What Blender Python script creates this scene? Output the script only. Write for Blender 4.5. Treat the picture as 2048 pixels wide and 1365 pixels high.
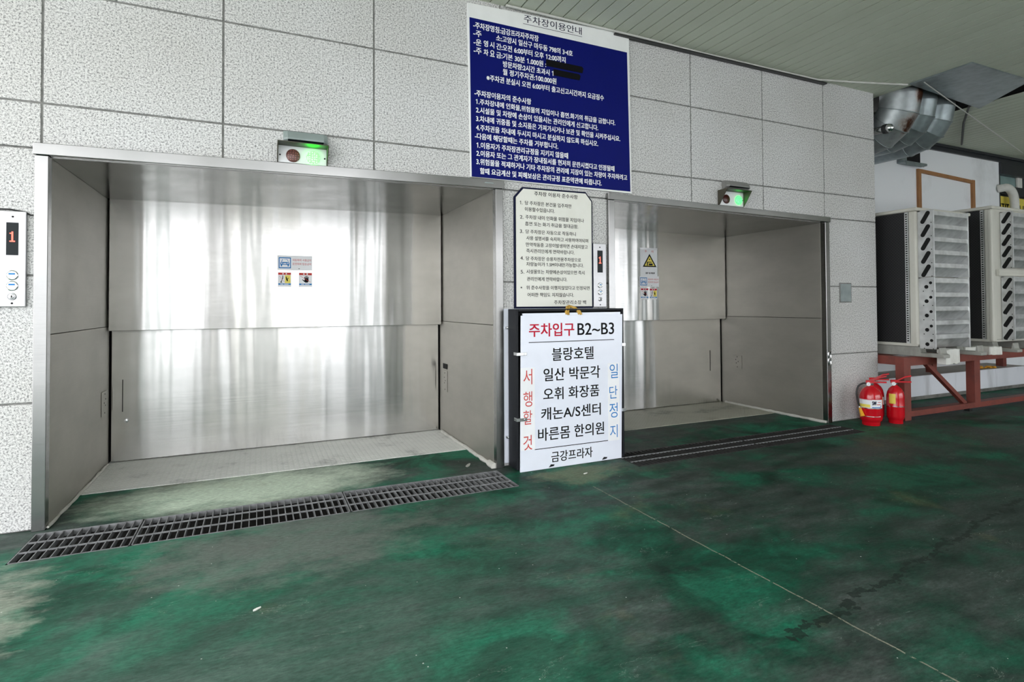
import bpy, bmesh, math, random
from mathutils import Vector, Matrix

for _o in list(bpy.data.objects):
    bpy.data.objects.remove(_o)
S = bpy.context.scene
COL = S.collection

# ------------------------------------------------------------------ camera
cd = bpy.data.cameras.new('camera')
cd.sensor_width = 36.0
cd.lens = 36.0 * 1117.77 / 2048.0
cd.shift_y = -91.534 / 2048.0
cd.clip_start = 0.05
cam = bpy.data.objects.new('camera', cd)
COL.objects.link(cam)
cam.matrix_world = Matrix(((0.9102889, -0.0026284, -0.41396523, 0.0),
                           (-0.41393851, -0.018794, -0.91011081, -4.31311),
                           (-0.00538793, 0.99981992, -0.01819597, 1.35),
                           (0, 0, 0, 1)))
S.camera = cam

# ------------------------------------------------------------------ world, exposure
S.view_settings.view_transform = 'Standard'
S.view_settings.look = 'None'
S.view_settings.gamma = 1.0
S.view_settings.use_curve_mapping = False
S.view_settings.exposure = 1.52
S.cycles.max_bounces = 10
S.cycles.diffuse_bounces = 5
S.cycles.glossy_bounces = 6
S.cycles.caustics_reflective = True
S.cycles.sample_clamp_indirect = 8.0
W = bpy.data.worlds.new('overcast_sky')
S.world = W
W.use_nodes = True
wn = W.node_tree
bg = wn.nodes['Background']
bg.inputs['Color'].default_value = (0.965, 0.975, 1.0, 1)
bg.inputs['Strength'].default_value = 1.8

# ------------------------------------------------------------------ material helpers
def new_mat(name):
    m = bpy.data.materials.new(name); m.use_nodes = True
    nt = m.node_tree
    return m, nt, nt.nodes['Principled BSDF'], nt.links

def simple(name, col, rough=0.5, metal=0.0, spec=0.5, vary=0.06, scale=8.0, coat=0.0):
    """plain material with slight procedural wear in colour and roughness"""
    m, nt, p, L = new_mat(name)
    p.inputs['Metallic'].default_value = metal
    p.inputs['Specular IOR Level'].default_value = spec
    p.inputs['Coat Weight'].default_value = coat
    tc = nt.nodes.new('ShaderNodeTexCoord')
    n = nt.nodes.new('ShaderNodeTexNoise'); n.inputs['Scale'].default_value = scale; n.inputs['Detail'].default_value = 4
    L.new(tc.outputs['Object'], n.inputs['Vector'])
    r = nt.nodes.new('ShaderNodeMapRange'); r.inputs['From Min'].default_value = .3; r.inputs['From Max'].default_value = .7
    r.inputs['To Min'].default_value = 1 - vary * 2; r.inputs['To Max'].default_value = 1 + vary
    L.new(n.outputs['Fac'], r.inputs['Value'])
    mx = nt.nodes.new('ShaderNodeVectorMath'); mx.operation = 'SCALE'
    mx.inputs[0].default_value = col[:3]
    L.new(r.outputs['Result'], mx.inputs['Scale'])
    L.new(mx.outputs['Vector'], p.inputs['Base Color'])
    r2 = nt.nodes.new('ShaderNodeMapRange'); r2.inputs['To Min'].default_value = max(.02, rough - .06); r2.inputs['To Max'].default_value = min(1, rough + .06)
    L.new(n.outputs['Fac'], r2.inputs['Value']); L.new(r2.outputs['Result'], p.inputs['Roughness'])
    return m

def ramp(nt, stops):
    r = nt.nodes.new('ShaderNodeValToRGB')
    el = r.color_ramp.elements
    while len(el) < len(stops): el.new(0.5)
    for e, (pos, c) in zip(el, stops):
        e.position = pos; e.color = (*c, 1) if len(c) == 3 else c
    return r

def noise(nt, vec, scale, detail=4, rough=.5, dist=0.0):
    n = nt.nodes.new('ShaderNodeTexNoise')
    n.inputs['Scale'].default_value = scale; n.inputs['Detail'].default_value = detail
    n.inputs['Roughness'].default_value = rough; n.inputs['Distortion'].default_value = dist
    if vec is not None: nt.links.new(vec, n.inputs['Vector'])
    return n

def mapping(nt, src, scale=(1, 1, 1), loc=(0, 0, 0), rot=(0, 0, 0)):
    m = nt.nodes.new('ShaderNodeMapping')
    m.inputs['Scale'].default_value = scale; m.inputs['Location'].default_value = loc; m.inputs['Rotation'].default_value = rot
    nt.links.new(src, m.inputs['Vector'])
    return m.outputs['Vector']

def math_(nt, op, a, b=None, clamp=False):
    n = nt.nodes.new('ShaderNodeMath'); n.operation = op; n.use_clamp = clamp
    for i, v in enumerate((a, b)):
        if v is None: continue
        if isinstance(v, (int, float)): n.inputs[i].default_value = v
        else: nt.links.new(v, n.inputs[i])
    return n.outputs[0]

def mixc(nt, fac, a, b):
    n = nt.nodes.new('ShaderNodeMix'); n.data_type = 'RGBA'
    ins = [i for i in n.inputs if i.type == 'RGBA']
    for inp, v in ((n.inputs[0], fac), (ins[0], a), (ins[1], b)):
        if isinstance(v, (int, float)): inp.default_value = v
        elif isinstance(v, tuple): inp.default_value = (*v, 1)
        else: nt.links.new(v, inp)
    return [o for o in n.outputs if o.type == 'RGBA'][0]

def world_pos(nt):
    return nt.nodes.new('ShaderNodeNewGeometry').outputs['Position']

# ---- brushed stainless steel: hairline grain runs sideways, so reflections smear up and down
def steel(name, tang, rough=.2, base=(.60, .60, .585), wave=(2.2, .35), bump=.012, aniso=.75):
    m, nt, p, L = new_mat(name)
    p.inputs['Metallic'].default_value = 1.0
    pos = world_pos(nt)
    # colour: faint smears
    n1 = noise(nt, mapping(nt, pos, (1.2, 1.2, 2.5)), 1.6, 5, .6)
    c = ramp(nt, [(.3, tuple(v * .86 for v in base)), (.7, base)]); L.new(n1.outputs['Fac'], c.inputs['Fac'])
    L.new(c.outputs['Color'], p.inputs['Base Color'])
    # roughness: fine hairlines stretched along the sheet
    n2 = noise(nt, mapping(nt, pos, (3, 3, 260)), 1.0, 3)
    r = nt.nodes.new('ShaderNodeMapRange'); r.inputs['To Min'].default_value = rough - .05; r.inputs['To Max'].default_value = rough + .07
    L.new(n2.outputs['Fac'], r.inputs['Value']); L.new(r.outputs['Result'], p.inputs['Roughness'])
    p.inputs['Anisotropic'].default_value = aniso
    cx = nt.nodes.new('ShaderNodeCombineXYZ')
    for i in range(3): cx.inputs[i].default_value = tang[i]
    L.new(cx.outputs[0], p.inputs['Tangent'])
    # oil-canning: the sheet is not quite flat
    n3 = noise(nt, mapping(nt, pos, (wave[0], wave[0], wave[1])), 1.0, 1.5, .4)
    b = nt.nodes.new('ShaderNodeBump'); b.inputs['Strength'].default_value = 1.0; b.inputs['Distance'].default_value = bump
    L.new(n3.outputs['Fac'], b.inputs['Height']); L.new(b.outputs['Normal'], p.inputs['Normal'])
    return m

# ---- bush-hammered granite cladding
def granite(name):
    m, nt, p, L = new_mat(name)
    pos = world_pos(nt)
    n1 = noise(nt, pos, 84, 3, .7)
    n2 = noise(nt, pos, 170, 2, .6)
    f = math_(nt, 'ADD', math_(nt, 'MULTIPLY', n1.outputs['Fac'], .6), math_(nt, 'MULTIPLY', n2.outputs['Fac'], .4))
    c = ramp(nt, [(.39, (.13, .13, .135)), (.455, (.40, .40, .40)), (.51, (.62, .62, .62)), (.62, (.76, .76, .755))])
    L.new(f, c.inputs['Fac'])
    n3 = noise(nt, pos, .9, 4)
    tint = ramp(nt, [(.3, (.86, .85, .82)), (.7, (1, 1, 1))]); L.new(n3.outputs['Fac'], tint.inputs['Fac'])
    mx = nt.nodes.new('ShaderNodeMix'); mx.data_type = 'RGBA'; mx.blend_type = 'MULTIPLY'; mx.inputs[0].default_value = 1
    ins = [i for i in mx.inputs if i.type == 'RGBA']
    L.new(c.outputs['Color'], ins[0]); L.new(tint.outputs['Color'], ins[1])
    L.new([o for o in mx.outputs if o.type == 'RGBA'][0], p.inputs['Base Color'])
    p.inputs['Roughness'].default_value = .75
    b = nt.nodes.new('ShaderNodeBump'); b.inputs['Strength'].default_value = .35; b.inputs['Distance'].default_value = .003
    L.new(f, b.inputs['Height']); L.new(b.outputs['Normal'], p.inputs['Normal'])
    return m

# ---- worn green floor paint
def green_floor(name):
    m, nt, p, L = new_mat(name)
    pos = world_pos(nt)
    sep = nt.nodes.new('ShaderNodeSeparateXYZ'); L.new(pos, sep.inputs[0])
    big = noise(nt, mapping(nt, pos, (.75, 1.0, 1), (3.1, 1.7, 0)), 1.0, 6, .62, .35)
    paint = ramp(nt, [(.36, (.003, .022, .013)), (.47, (.004, .068, .037)), (.58, (.012, .150, .085))])
    n2 = noise(nt, mapping(nt, pos, (1.6, 1.6, 1), (9, 2, 0)), 1.3, 7, .65, .6)
    L.new(n2.outputs['Fac'], paint.inputs['Fac'])
    grey = ramp(nt, [(.35, (.022, .026, .024)), (.65, (.100, .112, .106))])
    n3 = noise(nt, mapping(nt, pos, (1, 3.2, 1), (0, 0, 0), (0, 0, .5)), 2.2, 7, .7)
    L.new(n3.outputs['Fac'], grey.inputs['Fac'])
    wear = ramp(nt, [(.45, (0, 0, 0)), (.57, (1, 1, 1))]); L.new(big.outputs['Fac'], wear.inputs['Fac'])
    # tyre scuffs drag the wear along x
    n4 = noise(nt, mapping(nt, pos, (.9, 11, 1), (2, 5, 0)), 1.6, 6, .7)
    sc = math_(nt, 'MULTIPLY', math_(nt, 'SUBTRACT', n4.outputs['Fac'], .40), 1.5, True)
    wf = math_(nt, 'ADD', math_(nt, 'MULTIPLY', wear.outputs['Color'], .78), math_(nt, 'MULTIPLY', sc, .55), True)
    col = mixc(nt, wf, paint.outputs['Color'], grey.outputs['Color'])
    # trodden-in dust by the drains and yard edge; broad blobs paint the light falloff
    def blob(x, y, rx, ry, amp, col_, col_in, seed, wob_=5.0):
        wn_ = noise(nt, mapping(nt, pos, (1, 1.6, 1), (seed, seed * 2, 0)), 3.4, 9, .72)
        ex = math_(nt, 'DIVIDE', math_(nt, 'SUBTRACT', sep.outputs['X'], x), rx); ey = math_(nt, 'DIVIDE', math_(nt, 'SUBTRACT', sep.outputs['Y'], y), ry)
        d_ = math_(nt, 'ADD', math_(nt, 'MULTIPLY', ex, ex), math_(nt, 'MULTIPLY', ey, ey))
        k_ = math_(nt, 'SUBTRACT', 1.35, math_(nt, 'ADD', d_, math_(nt, 'MULTIPLY', math_(nt, 'SUBTRACT', wn_.outputs['Fac'], .5), wob_)))
        k_ = math_(nt, 'MULTIPLY', math_(nt, 'MULTIPLY', k_, .9, True), amp)
        return mixc(nt, k_, col_in, col_)
    col = blob(.1, -1.9, 1.7, 1.5, .40, (.055, .135, .095), col, 11)  # lighter tone painted over the better-lit left of the floor
    col = blob(-.05, .30, 1.0, .42, .85, (.62, .72, .58), col, 3, 2.2)  # pale dust, whitened further to brighten the dim recess
    col = blob(.15, -.85, .75, .45, .55, (.17, .185, .165), col, 5)
    col = blob(-1.25, -1.2, .34, .62, .70, (.27, .29, .235), col, 8)
    col = blob(2.35, -.45, .40, .22, .60, (.18, .165, .10), col, 2)
    col = blob(4.2, -2.3, 3.0, 1.9, .5, (.010, .026, .018), col, 6, 4.0)  # dark wash painting the shade of the right-hand floor
    col = blob(6.2, -1.0, 1.6, .35, .35, (.08, .082, .075), col, 7)
    # ochre worn patch and pale specks of grit
    n5 = noise(nt, mapping(nt, pos, (1.3, 1.3, 1), (17, 3, 0)), 1.2, 5, .6)
    och = math_(nt, 'MULTIPLY', math_(nt, 'SUBTRACT', n5.outputs['Fac'], .60), 5, True)
    col = mixc(nt, math_(nt, 'MULTIPLY', och, .45), col, (.16, .15, .06))
    vo = nt.nodes.new('ShaderNodeTexVoronoi'); vo.inputs['Scale'].default_value = 9; L.new(pos, vo.inputs['Vector'])
    spk = math_(nt, 'LESS_THAN', vo.outputs['Distance'], .028)
    col = mixc(nt, math_(nt, 'MULTIPLY', spk, .7), col, (.62, .62, .58))
    # scratches
    n6 = noise(nt, mapping(nt, pos, (.5, 1.6, 1), (4, 9, 0), (0, 0, .4)), 5.0, 5, .6, 1.0)
    scr = math_(nt, 'LESS_THAN', math_(nt, 'ABSOLUTE', math_(nt, 'SUBTRACT', n6.outputs['Fac'], .60)), .0022)
    scr = math_(nt, 'MULTIPLY', scr, math_(nt, 'GREATER_THAN', n5.outputs['Fac'], .52))
    col = mixc(nt, math_(nt, 'MULTIPLY', scr, .30), col, (.35, .38, .34))
    # saw-cut joint running out from between the doorways
    wob = noise(nt, pos, 6, 3)
    dx = math_(nt, 'ABSOLUTE', math_(nt, 'ADD', math_(nt, 'SUBTRACT', sep.outputs['X'], 2.275), math_(nt, 'MULTIPLY', math_(nt, 'SUBTRACT', wob.outputs['Fac'], .5), .02)))
    j = math_(nt, 'MULTIPLY', math_(nt, 'LESS_THAN', dx, .0045), math_(nt, 'LESS_THAN', sep.outputs['Y'], -.75))
    gate = noise(nt, pos, 45, 4)
    j = math_(nt, 'MULTIPLY', j, math_(nt, 'GREATER_THAN', gate.outputs['Fac'], .42))
    col = mixc(nt, math_(nt, 'MULTIPLY', j, .7), col, (.26, .25, .19))
    # dark trail of drips from (1.95,-2.7) to (4.75,-2.25)
    t0 = math_(nt, 'SUBTRACT', sep.outputs['Y'], math_(nt, 'ADD', math_(nt, 'MULTIPLY', sep.outputs['X'], .1607), -3.013))
    dw = noise(nt, pos, 4, 4)
    t1 = math_(nt, 'ABSOLUTE', math_(nt, 'ADD', t0, math_(nt, 'MULTIPLY', math_(nt, 'SUBTRACT', dw.outputs['Fac'], .5), .16)))
    dg = noise(nt, pos, 22, 4)
    thr = math_(nt, 'MULTIPLY', math_(nt, 'SUBTRACT', dg.outputs['Fac'], .40), .16)
    tr = math_(nt, 'MULTIPLY', math_(nt, 'LESS_THAN', t1, thr), math_(nt, 'MULTIPLY', math_(nt, 'GREATER_THAN', sep.outputs['X'], 1.95), math_(nt, 'LESS_THAN', sep.outputs['X'], 4.9)))
    col = mixc(nt, math_(nt, 'MULTIPLY', tr, .75), col, (.012, .02, .016))
    fine = noise(nt, mapping(nt, pos, (1, 3.0, 1), (0, 0, 0), (0, 0, .35)), 26, 6, .75)
    fr = nt.nodes.new('ShaderNodeMapRange'); fr.inputs['From Min'].default_value = .3; fr.inputs['From Max'].default_value = .7; fr.inputs['To Min'].default_value = .62; fr.inputs['To Max'].default_value = 1.38
    L.new(fine.outputs['Fac'], fr.inputs['Value'])
    vm = nt.nodes.new('ShaderNodeVectorMath'); vm.operation = 'SCALE'; L.new(col, vm.inputs[0]); L.new(fr.outputs['Result'], vm.inputs['Scale'])
    L.new(vm.outputs['Vector'], p.inputs['Base Color'])
    rr = nt.nodes.new('ShaderNodeMapRange'); rr.inputs['To Min'].default_value = .40; rr.inputs['To Max'].default_value = .70; p.inputs['Specular IOR Level'].default_value = .10
    L.new(n3.outputs['Fac'], rr.inputs['Value']); L.new(rr.outputs['Result'], p.inputs['Roughness'])
    b = nt.nodes.new('ShaderNodeBump'); b.inputs['Strength'].default_value = .25; b.inputs['Distance'].default_value = .004
    L.new(n2.outputs['Fac'], b.inputs['Height']); L.new(b.outputs['Normal'], p.inputs['Normal'])
    return m

# ---- chequer plate
def chequer(name, col):
    m, nt, p, L = new_mat(name)
    pos = world_pos(nt)
    def bars(rot, off):
        v = mapping(nt, pos, (1, 1, 1), off, (0, 0, rot))
        w = nt.nodes.new('ShaderNodeTexBrick'); w.offset = .5
        w.inputs['Scale'].default_value = 1.0; w.inputs['Brick Width'].default_value = .060; w.inputs['Row Height'].default_value = .030
        w.inputs['Mortar Size'].default_value = .0105; w.inputs['Mortar Smooth'].default_value = .5
        L.new(v, w.inputs['Vector']); return w.outputs['Fac']
    f = math_(nt, 'MULTIPLY', math_(nt, 'SUBTRACT', 1.0, bars(.785, (0, 0, 0))), 1.0)
    n = noise(nt, mapping(nt, pos, (1.4, 1.4, 1)), 1.5, 6, .6)
    c = ramp(nt, [(.30, tuple(v * .35 for v in col)), (.42, tuple(v * .85 for v in col)), (.7, col)]); L.new(n.outputs['Fac'], c.inputs['Fac'])
    n2 = noise(nt, mapping(nt, pos, (1, 1, 1), (5, 2, 1)), 3.1, 5, .6)
    rust = math_(nt, 'MULTIPLY', math_(nt, 'SUBTRACT', n2.outputs['Fac'], .60), 4, True)
    cc = mixc(nt, math_(nt, 'MULTIPLY', rust, .6), c.outputs['Color'], (.13, .095, .06))
    edge = math_(nt, 'MULTIPLY', f, .22)
    cc2 = mixc(nt, edge, cc, tuple(min(1, v * 1.25) for v in col))
    L.new(cc2, p.inputs['Base Color'])
    p.inputs['Metallic'].default_value = .05; p.inputs['Roughness'].default_value = .5
    b = nt.nodes.new('ShaderNodeBump'); b.inputs['Strength'].default_value = .9; b.inputs['Distance'].default_value = .006
    L.new(f, b.inputs['Height']); L.new(b.outputs['Normal'], p.inputs['Normal'])
    return m

# ---- galvanised sheet with rust
def galvanised(name, rust_at=None, base=(.36, .39, .40), rough=.42):
    m, nt, p, L = new_mat(name)
    pos = world_pos(nt)
    v = nt.nodes.new('ShaderNodeTexVoronoi'); v.inputs['Scale'].default_value = 14; L.new(pos, v.inputs['Vector'])
    n = noise(nt, pos, 2.2, 5, .6)
    f = math_(nt, 'ADD', math_(nt, 'MULTIPLY', n.outputs['Fac'], .8), math_(nt, 'MULTIPLY', v.outputs['Distance'], .2))
    c = ramp(nt, [(.3, tuple(x * .7 for x in base)), (.65, tuple(x * 1.2 for x in base))]); L.new(f, c.inputs['Fac'])
    col = c.outputs['Color']
    if rust_at:
        for (x, y, z, r) in rust_at:
            d = nt.nodes.new('ShaderNodeVectorMath'); d.operation = 'DISTANCE'; L.new(pos, d.inputs[0]); d.inputs[1].default_value = (x, y, z)
            nn = noise(nt, mapping(nt, pos, (1, 1, .45)), 16, 5, .7)
            k = math_(nt, 'ADD', math_(nt, 'DIVIDE', d.outputs['Value'], r), math_(nt, 'MULTIPLY', math_(nt, 'SUBTRACT', nn.outputs['Fac'], .5), 1.6))
            k = math_(nt, 'SUBTRACT', 1.0, math_(nt, 'SMOOTH_MIN', k, 1.0), True)
            k = math_(nt, 'MULTIPLY', k, 2.2, True)
            rc = ramp(nt, [(.2, (.30, .12, .035)), (.8, (.07, .022, .008))]); L.new(k, rc.inputs['Fac'])
            col = mixc(nt, k, col, rc.outputs['Color'])
    L.new(col, p.inputs['Base Color'])
    p.inputs['Metallic'].default_value = .7; p.inputs['Roughness'].default_value = rough
    return m

# ---- dirty off-white paint / plaster
def dirty(name, col, dirt, scale=1.5, amt=.6, lo=.5, hi=.75, stretch=(1, 1, .5), rough=.6):
    m, nt, p, L = new_mat(name)
    pos = world_pos(nt)
    n = noise(nt, mapping(nt, pos, stretch), scale, 6, .65)
    r = nt.nodes.new('ShaderNodeMapRange'); r.inputs['From Min'].default_value = lo; r.inputs['From Max'].default_value = hi
    r.inputs['To Max'].default_value = amt
    L.new(n.outputs['Fac'], r.inputs['Value'])
    L.new(mixc(nt, r.outputs['Result'], col, dirt), p.inputs['Base Color'])
    p.inputs['Roughness'].default_value = rough
    return m

# ---- condenser coil: fine fins behind a diamond guard
def coil_mat(name):
    m, nt, p, L = new_mat(name)
    pos = world_pos(nt)
    sep = nt.nodes.new('ShaderNodeSeparateXYZ'); L.new(pos, sep.inputs[0])
    a = math_(nt, 'ADD', sep.outputs['Y'], sep.outputs['Z']); b_ = math_(nt, 'SUBTRACT', sep.outputs['Y'], sep.outputs['Z'])
    def line(v):
        return math_(nt, 'GREATER_THAN', math_(nt, 'PINGPONG', v, .017), .0148)
    g = math_(nt, 'MAXIMUM', line(a), line(b_))
    L.new(mixc(nt, g, (.004, .004, .005), (.030, .030, .032)), p.inputs['Base Color'])
    p.inputs['Roughness'].default_value = .6
    return m

# ---- emitting LED lens of a signal lamp
def led(name, on, col, strength):
    m, nt, p, L = new_mat(name)
    pos = world_pos(nt)
    v = nt.nodes.new('ShaderNodeTexVoronoi'); v.inputs['Scale'].default_value = 62; v.inputs['Randomness'].default_value = .35; L.new(pos, v.inputs['Vector'])
    dot = math_(nt, 'LESS_THAN', v.outputs['Distance'], .30)
    L.new(mixc(nt, dot, tuple(c * .35 for c in col), col), p.inputs['Base Color'])
    p.inputs['Roughness'].default_value = .3
    if on:
        L.new(mixc(nt, dot, tuple(c * .5 for c in on), on), p.inputs['Emission Color'])
        p.inputs['Emission Strength'].default_value = strength
    return m

M = {}
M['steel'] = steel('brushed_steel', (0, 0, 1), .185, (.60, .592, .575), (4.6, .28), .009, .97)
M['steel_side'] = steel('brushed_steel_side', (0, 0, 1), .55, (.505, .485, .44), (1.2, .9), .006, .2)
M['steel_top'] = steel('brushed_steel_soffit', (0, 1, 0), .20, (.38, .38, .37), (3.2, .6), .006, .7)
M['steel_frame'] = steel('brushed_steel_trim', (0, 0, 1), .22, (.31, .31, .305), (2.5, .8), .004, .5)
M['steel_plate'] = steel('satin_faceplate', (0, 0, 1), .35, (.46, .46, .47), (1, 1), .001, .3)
M['granite'] = granite('granite')
M['mortar'] = simple('joint_mortar', (.20, .20, .19), .9, vary=.2, scale=20)
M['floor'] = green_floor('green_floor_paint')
M['concrete'] = dirty('grey_concrete', (.24, .24, .22), (.07, .07, .06), 5, .8, .4, .7, (1, 1, 1), .85)
M['trench'] = simple('drain_channel', (.035, .033, .03), .9, vary=.3)
M['grate'] = simple('galvanised_grate', (.23, .235, .24), .55, .3, vary=.2, scale=14)
M['grate_dark'] = simple('oily_grate', (.035, .035, .033), .6, .2, vary=.25, scale=14)
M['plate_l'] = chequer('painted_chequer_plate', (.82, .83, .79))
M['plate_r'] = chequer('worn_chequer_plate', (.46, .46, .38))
M['caulk'] = dirty('caulk', (.55, .54, .50), (.25, .24, .2), 9, .6)
M['black'] = simple('black_plastic', (.012, .012, .013), .4)
M['gap'] = simple('dark_gap', (.004, .004, .004), .9)
M['ceiling'] = dirty('grey_green_slats', (.53, .57, .47), (.40, .42, .33), .8, .5, .45, .75, (1, .3, 1), .55)
M['white_board'] = simple('white_board', (.78, .79, .78), .35, vary=.02)
M['blue'] = simple('navy_film', (.0015, .005, .12), .5, spec=.12, vary=.03)
M['white_ink'] = simple('white_ink', (.85, .86, .88), .45, vary=.01)
M['navy_ink'] = simple('navy_ink', (.006, .008, .03), .6, spec=.12, vary=.02)
M['black_ink'] = simple('black_ink', (.005, .005, .006), .6, spec=.1, vary=.02)
M['red_ink'] = simple('red_ink', (.48, .006, .03), .6, spec=.15, vary=.03)
M['red_print'] = simple('red_print', (.55, .06, .05), .6, spec=.15, vary=.03)
M['blue_print'] = simple('blue_print', (.02, .19, .50), .6, spec=.15, vary=.03)
M['tape'] = simple('black_tape', (.004, .004, .005), .5, spec=.1)
M['cream_board'] = dirty('cream_board', (.74, .74, .68), (.55, .54, .46), 3, .4, .5, .8)
M['acrylic'] = simple('white_acrylic', (.74, .77, .86), .18, spec=.5, vary=.015)
M['paper'] = simple('white_paper', (.80, .81, .83), .5, vary=.02)
M['frame_black'] = simple('black_metal', (.010, .011, .014), .45, spec=.2)
M['chrome'] = simple('chrome_clip', (.72, .73, .74), .18, 1.0)
M['rope'] = dirty('yellow_rope', (.50, .30, .05), (.2, .1, .03), 30, .7)
M['glass_dark'] = simple('dark_display', (.012, .016, .018), .3, spec=.12)
M['led_red'] = led('red_digit', (1.0, .10, .06), (.5, .05, .03), 2.2)
M['lamp_green'] = led('green_lamp', (.022, 1.0, .022), (.03, .5, .05), 15.0)
M['lamp_green2'] = led('green_lamp_dotted', (.04, .9, .08), (.03, .30, .06), 3.0)
M['lamp_red'] = led('unlit_red_lamp', None, (.30, .12, .10), 0)
M['lamp_red2'] = led('unlit_dark_red_lamp', None, (.10, .015, .012), 0)
M['signal_white'] = simple('signal_white', (.76, .77, .78), .35, vary=.02)
M['signal_dark'] = simple('signal_hood', (.05, .045, .03), .45)
M['sensor_grey'] = simple('sensor_grey', (.24, .29, .28), .4)
M['sensor_dark_grey'] = simple('sensor_dark_grey', (.20, .20, .19), .4)
M['ac_beige'] = dirty('beige_casing', (.60, .59, .53), (.32, .29, .24), 2.2, .5, .5, .8, (1, 1, .4), .45)
M['ac_silver'] = galvanised('air_guide_sheet', None, (.62, .63, .63), .42)
M['coil'] = coil_mat('condenser_coil')
M['red_steel'] = dirty('red_oxide_steel', (.20, .045, .032), (.10, .028, .022), 6, .7, .45, .7, (1, 1, 1), .5)
M['red_gloss'] = simple('extinguisher_red', (.52, .004, .012), .2, vary=.03, coat=.4)
M['yellow'] = simple('yellow_plastic', (.75, .36, .015), .4)
M['yellow_label'] = simple('yellow_label', (.80, .66, .10), .5)
M['galv'] = galvanised('galvanised_duct', [(7.16, -.27, 3.46, .17), (7.22, -.33, 3.85, .13)])
M['galv_plain'] = galvanised('galvanised_sheet', None, (.30, .345, .36), .35)
M['galv_grey'] = galvanised('dull_grey_sheet', None, (.26, .30, .30), .5)
M['white_panel'] = dirty('white_panel', (.84, .86, .89), (.42, .42, .42), 1.4, .5, .52, .8, (1, 1, .6), .5)
M['curb_top'] = dirty('dusty_plinth_top', (.34, .32, .29), (.2, .18, .16), 4, .6)
M['white_curb'] = dirty('white_curb_paint', (.80, .83, .88), (.20, .20, .19), 1.3, .7, .55, .8, (2.4, 1, .3), .6)
M['wood'] = dirty('orange_wood', (.34, .16, .06), (.2, .09, .03), 8, .6)
M['foam'] = dirty('torn_white_foam', (.74, .74, .70), (.45, .42, .36), 9, .5)
M['rubber_grey'] = dirty('grey_rubber_foot', (.33, .33, .30), (.16, .15, .13), 7, .6)
M['dark_frame'] = simple('dark_window_frame', (.02, .022, .028), .4)
M['pane'] = simple('window_pane', (.22, .33, .33), .08, spec=.6)
M['cable'] = simple('white_cable', (.55, .55, .52), .5)
M['cable_black'] = simple('black_cable', (.012, .012, .012), .5)
M['pvc'] = dirty('white_pvc', (.66, .66, .62), (.35, .33, .28), 5, .6)
M['asphalt'] = dirty('street_paving', (.74, .74, .73), (.62, .62, .61), 2, .6, .4, .7, (1, 1, 1), .8)

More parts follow.
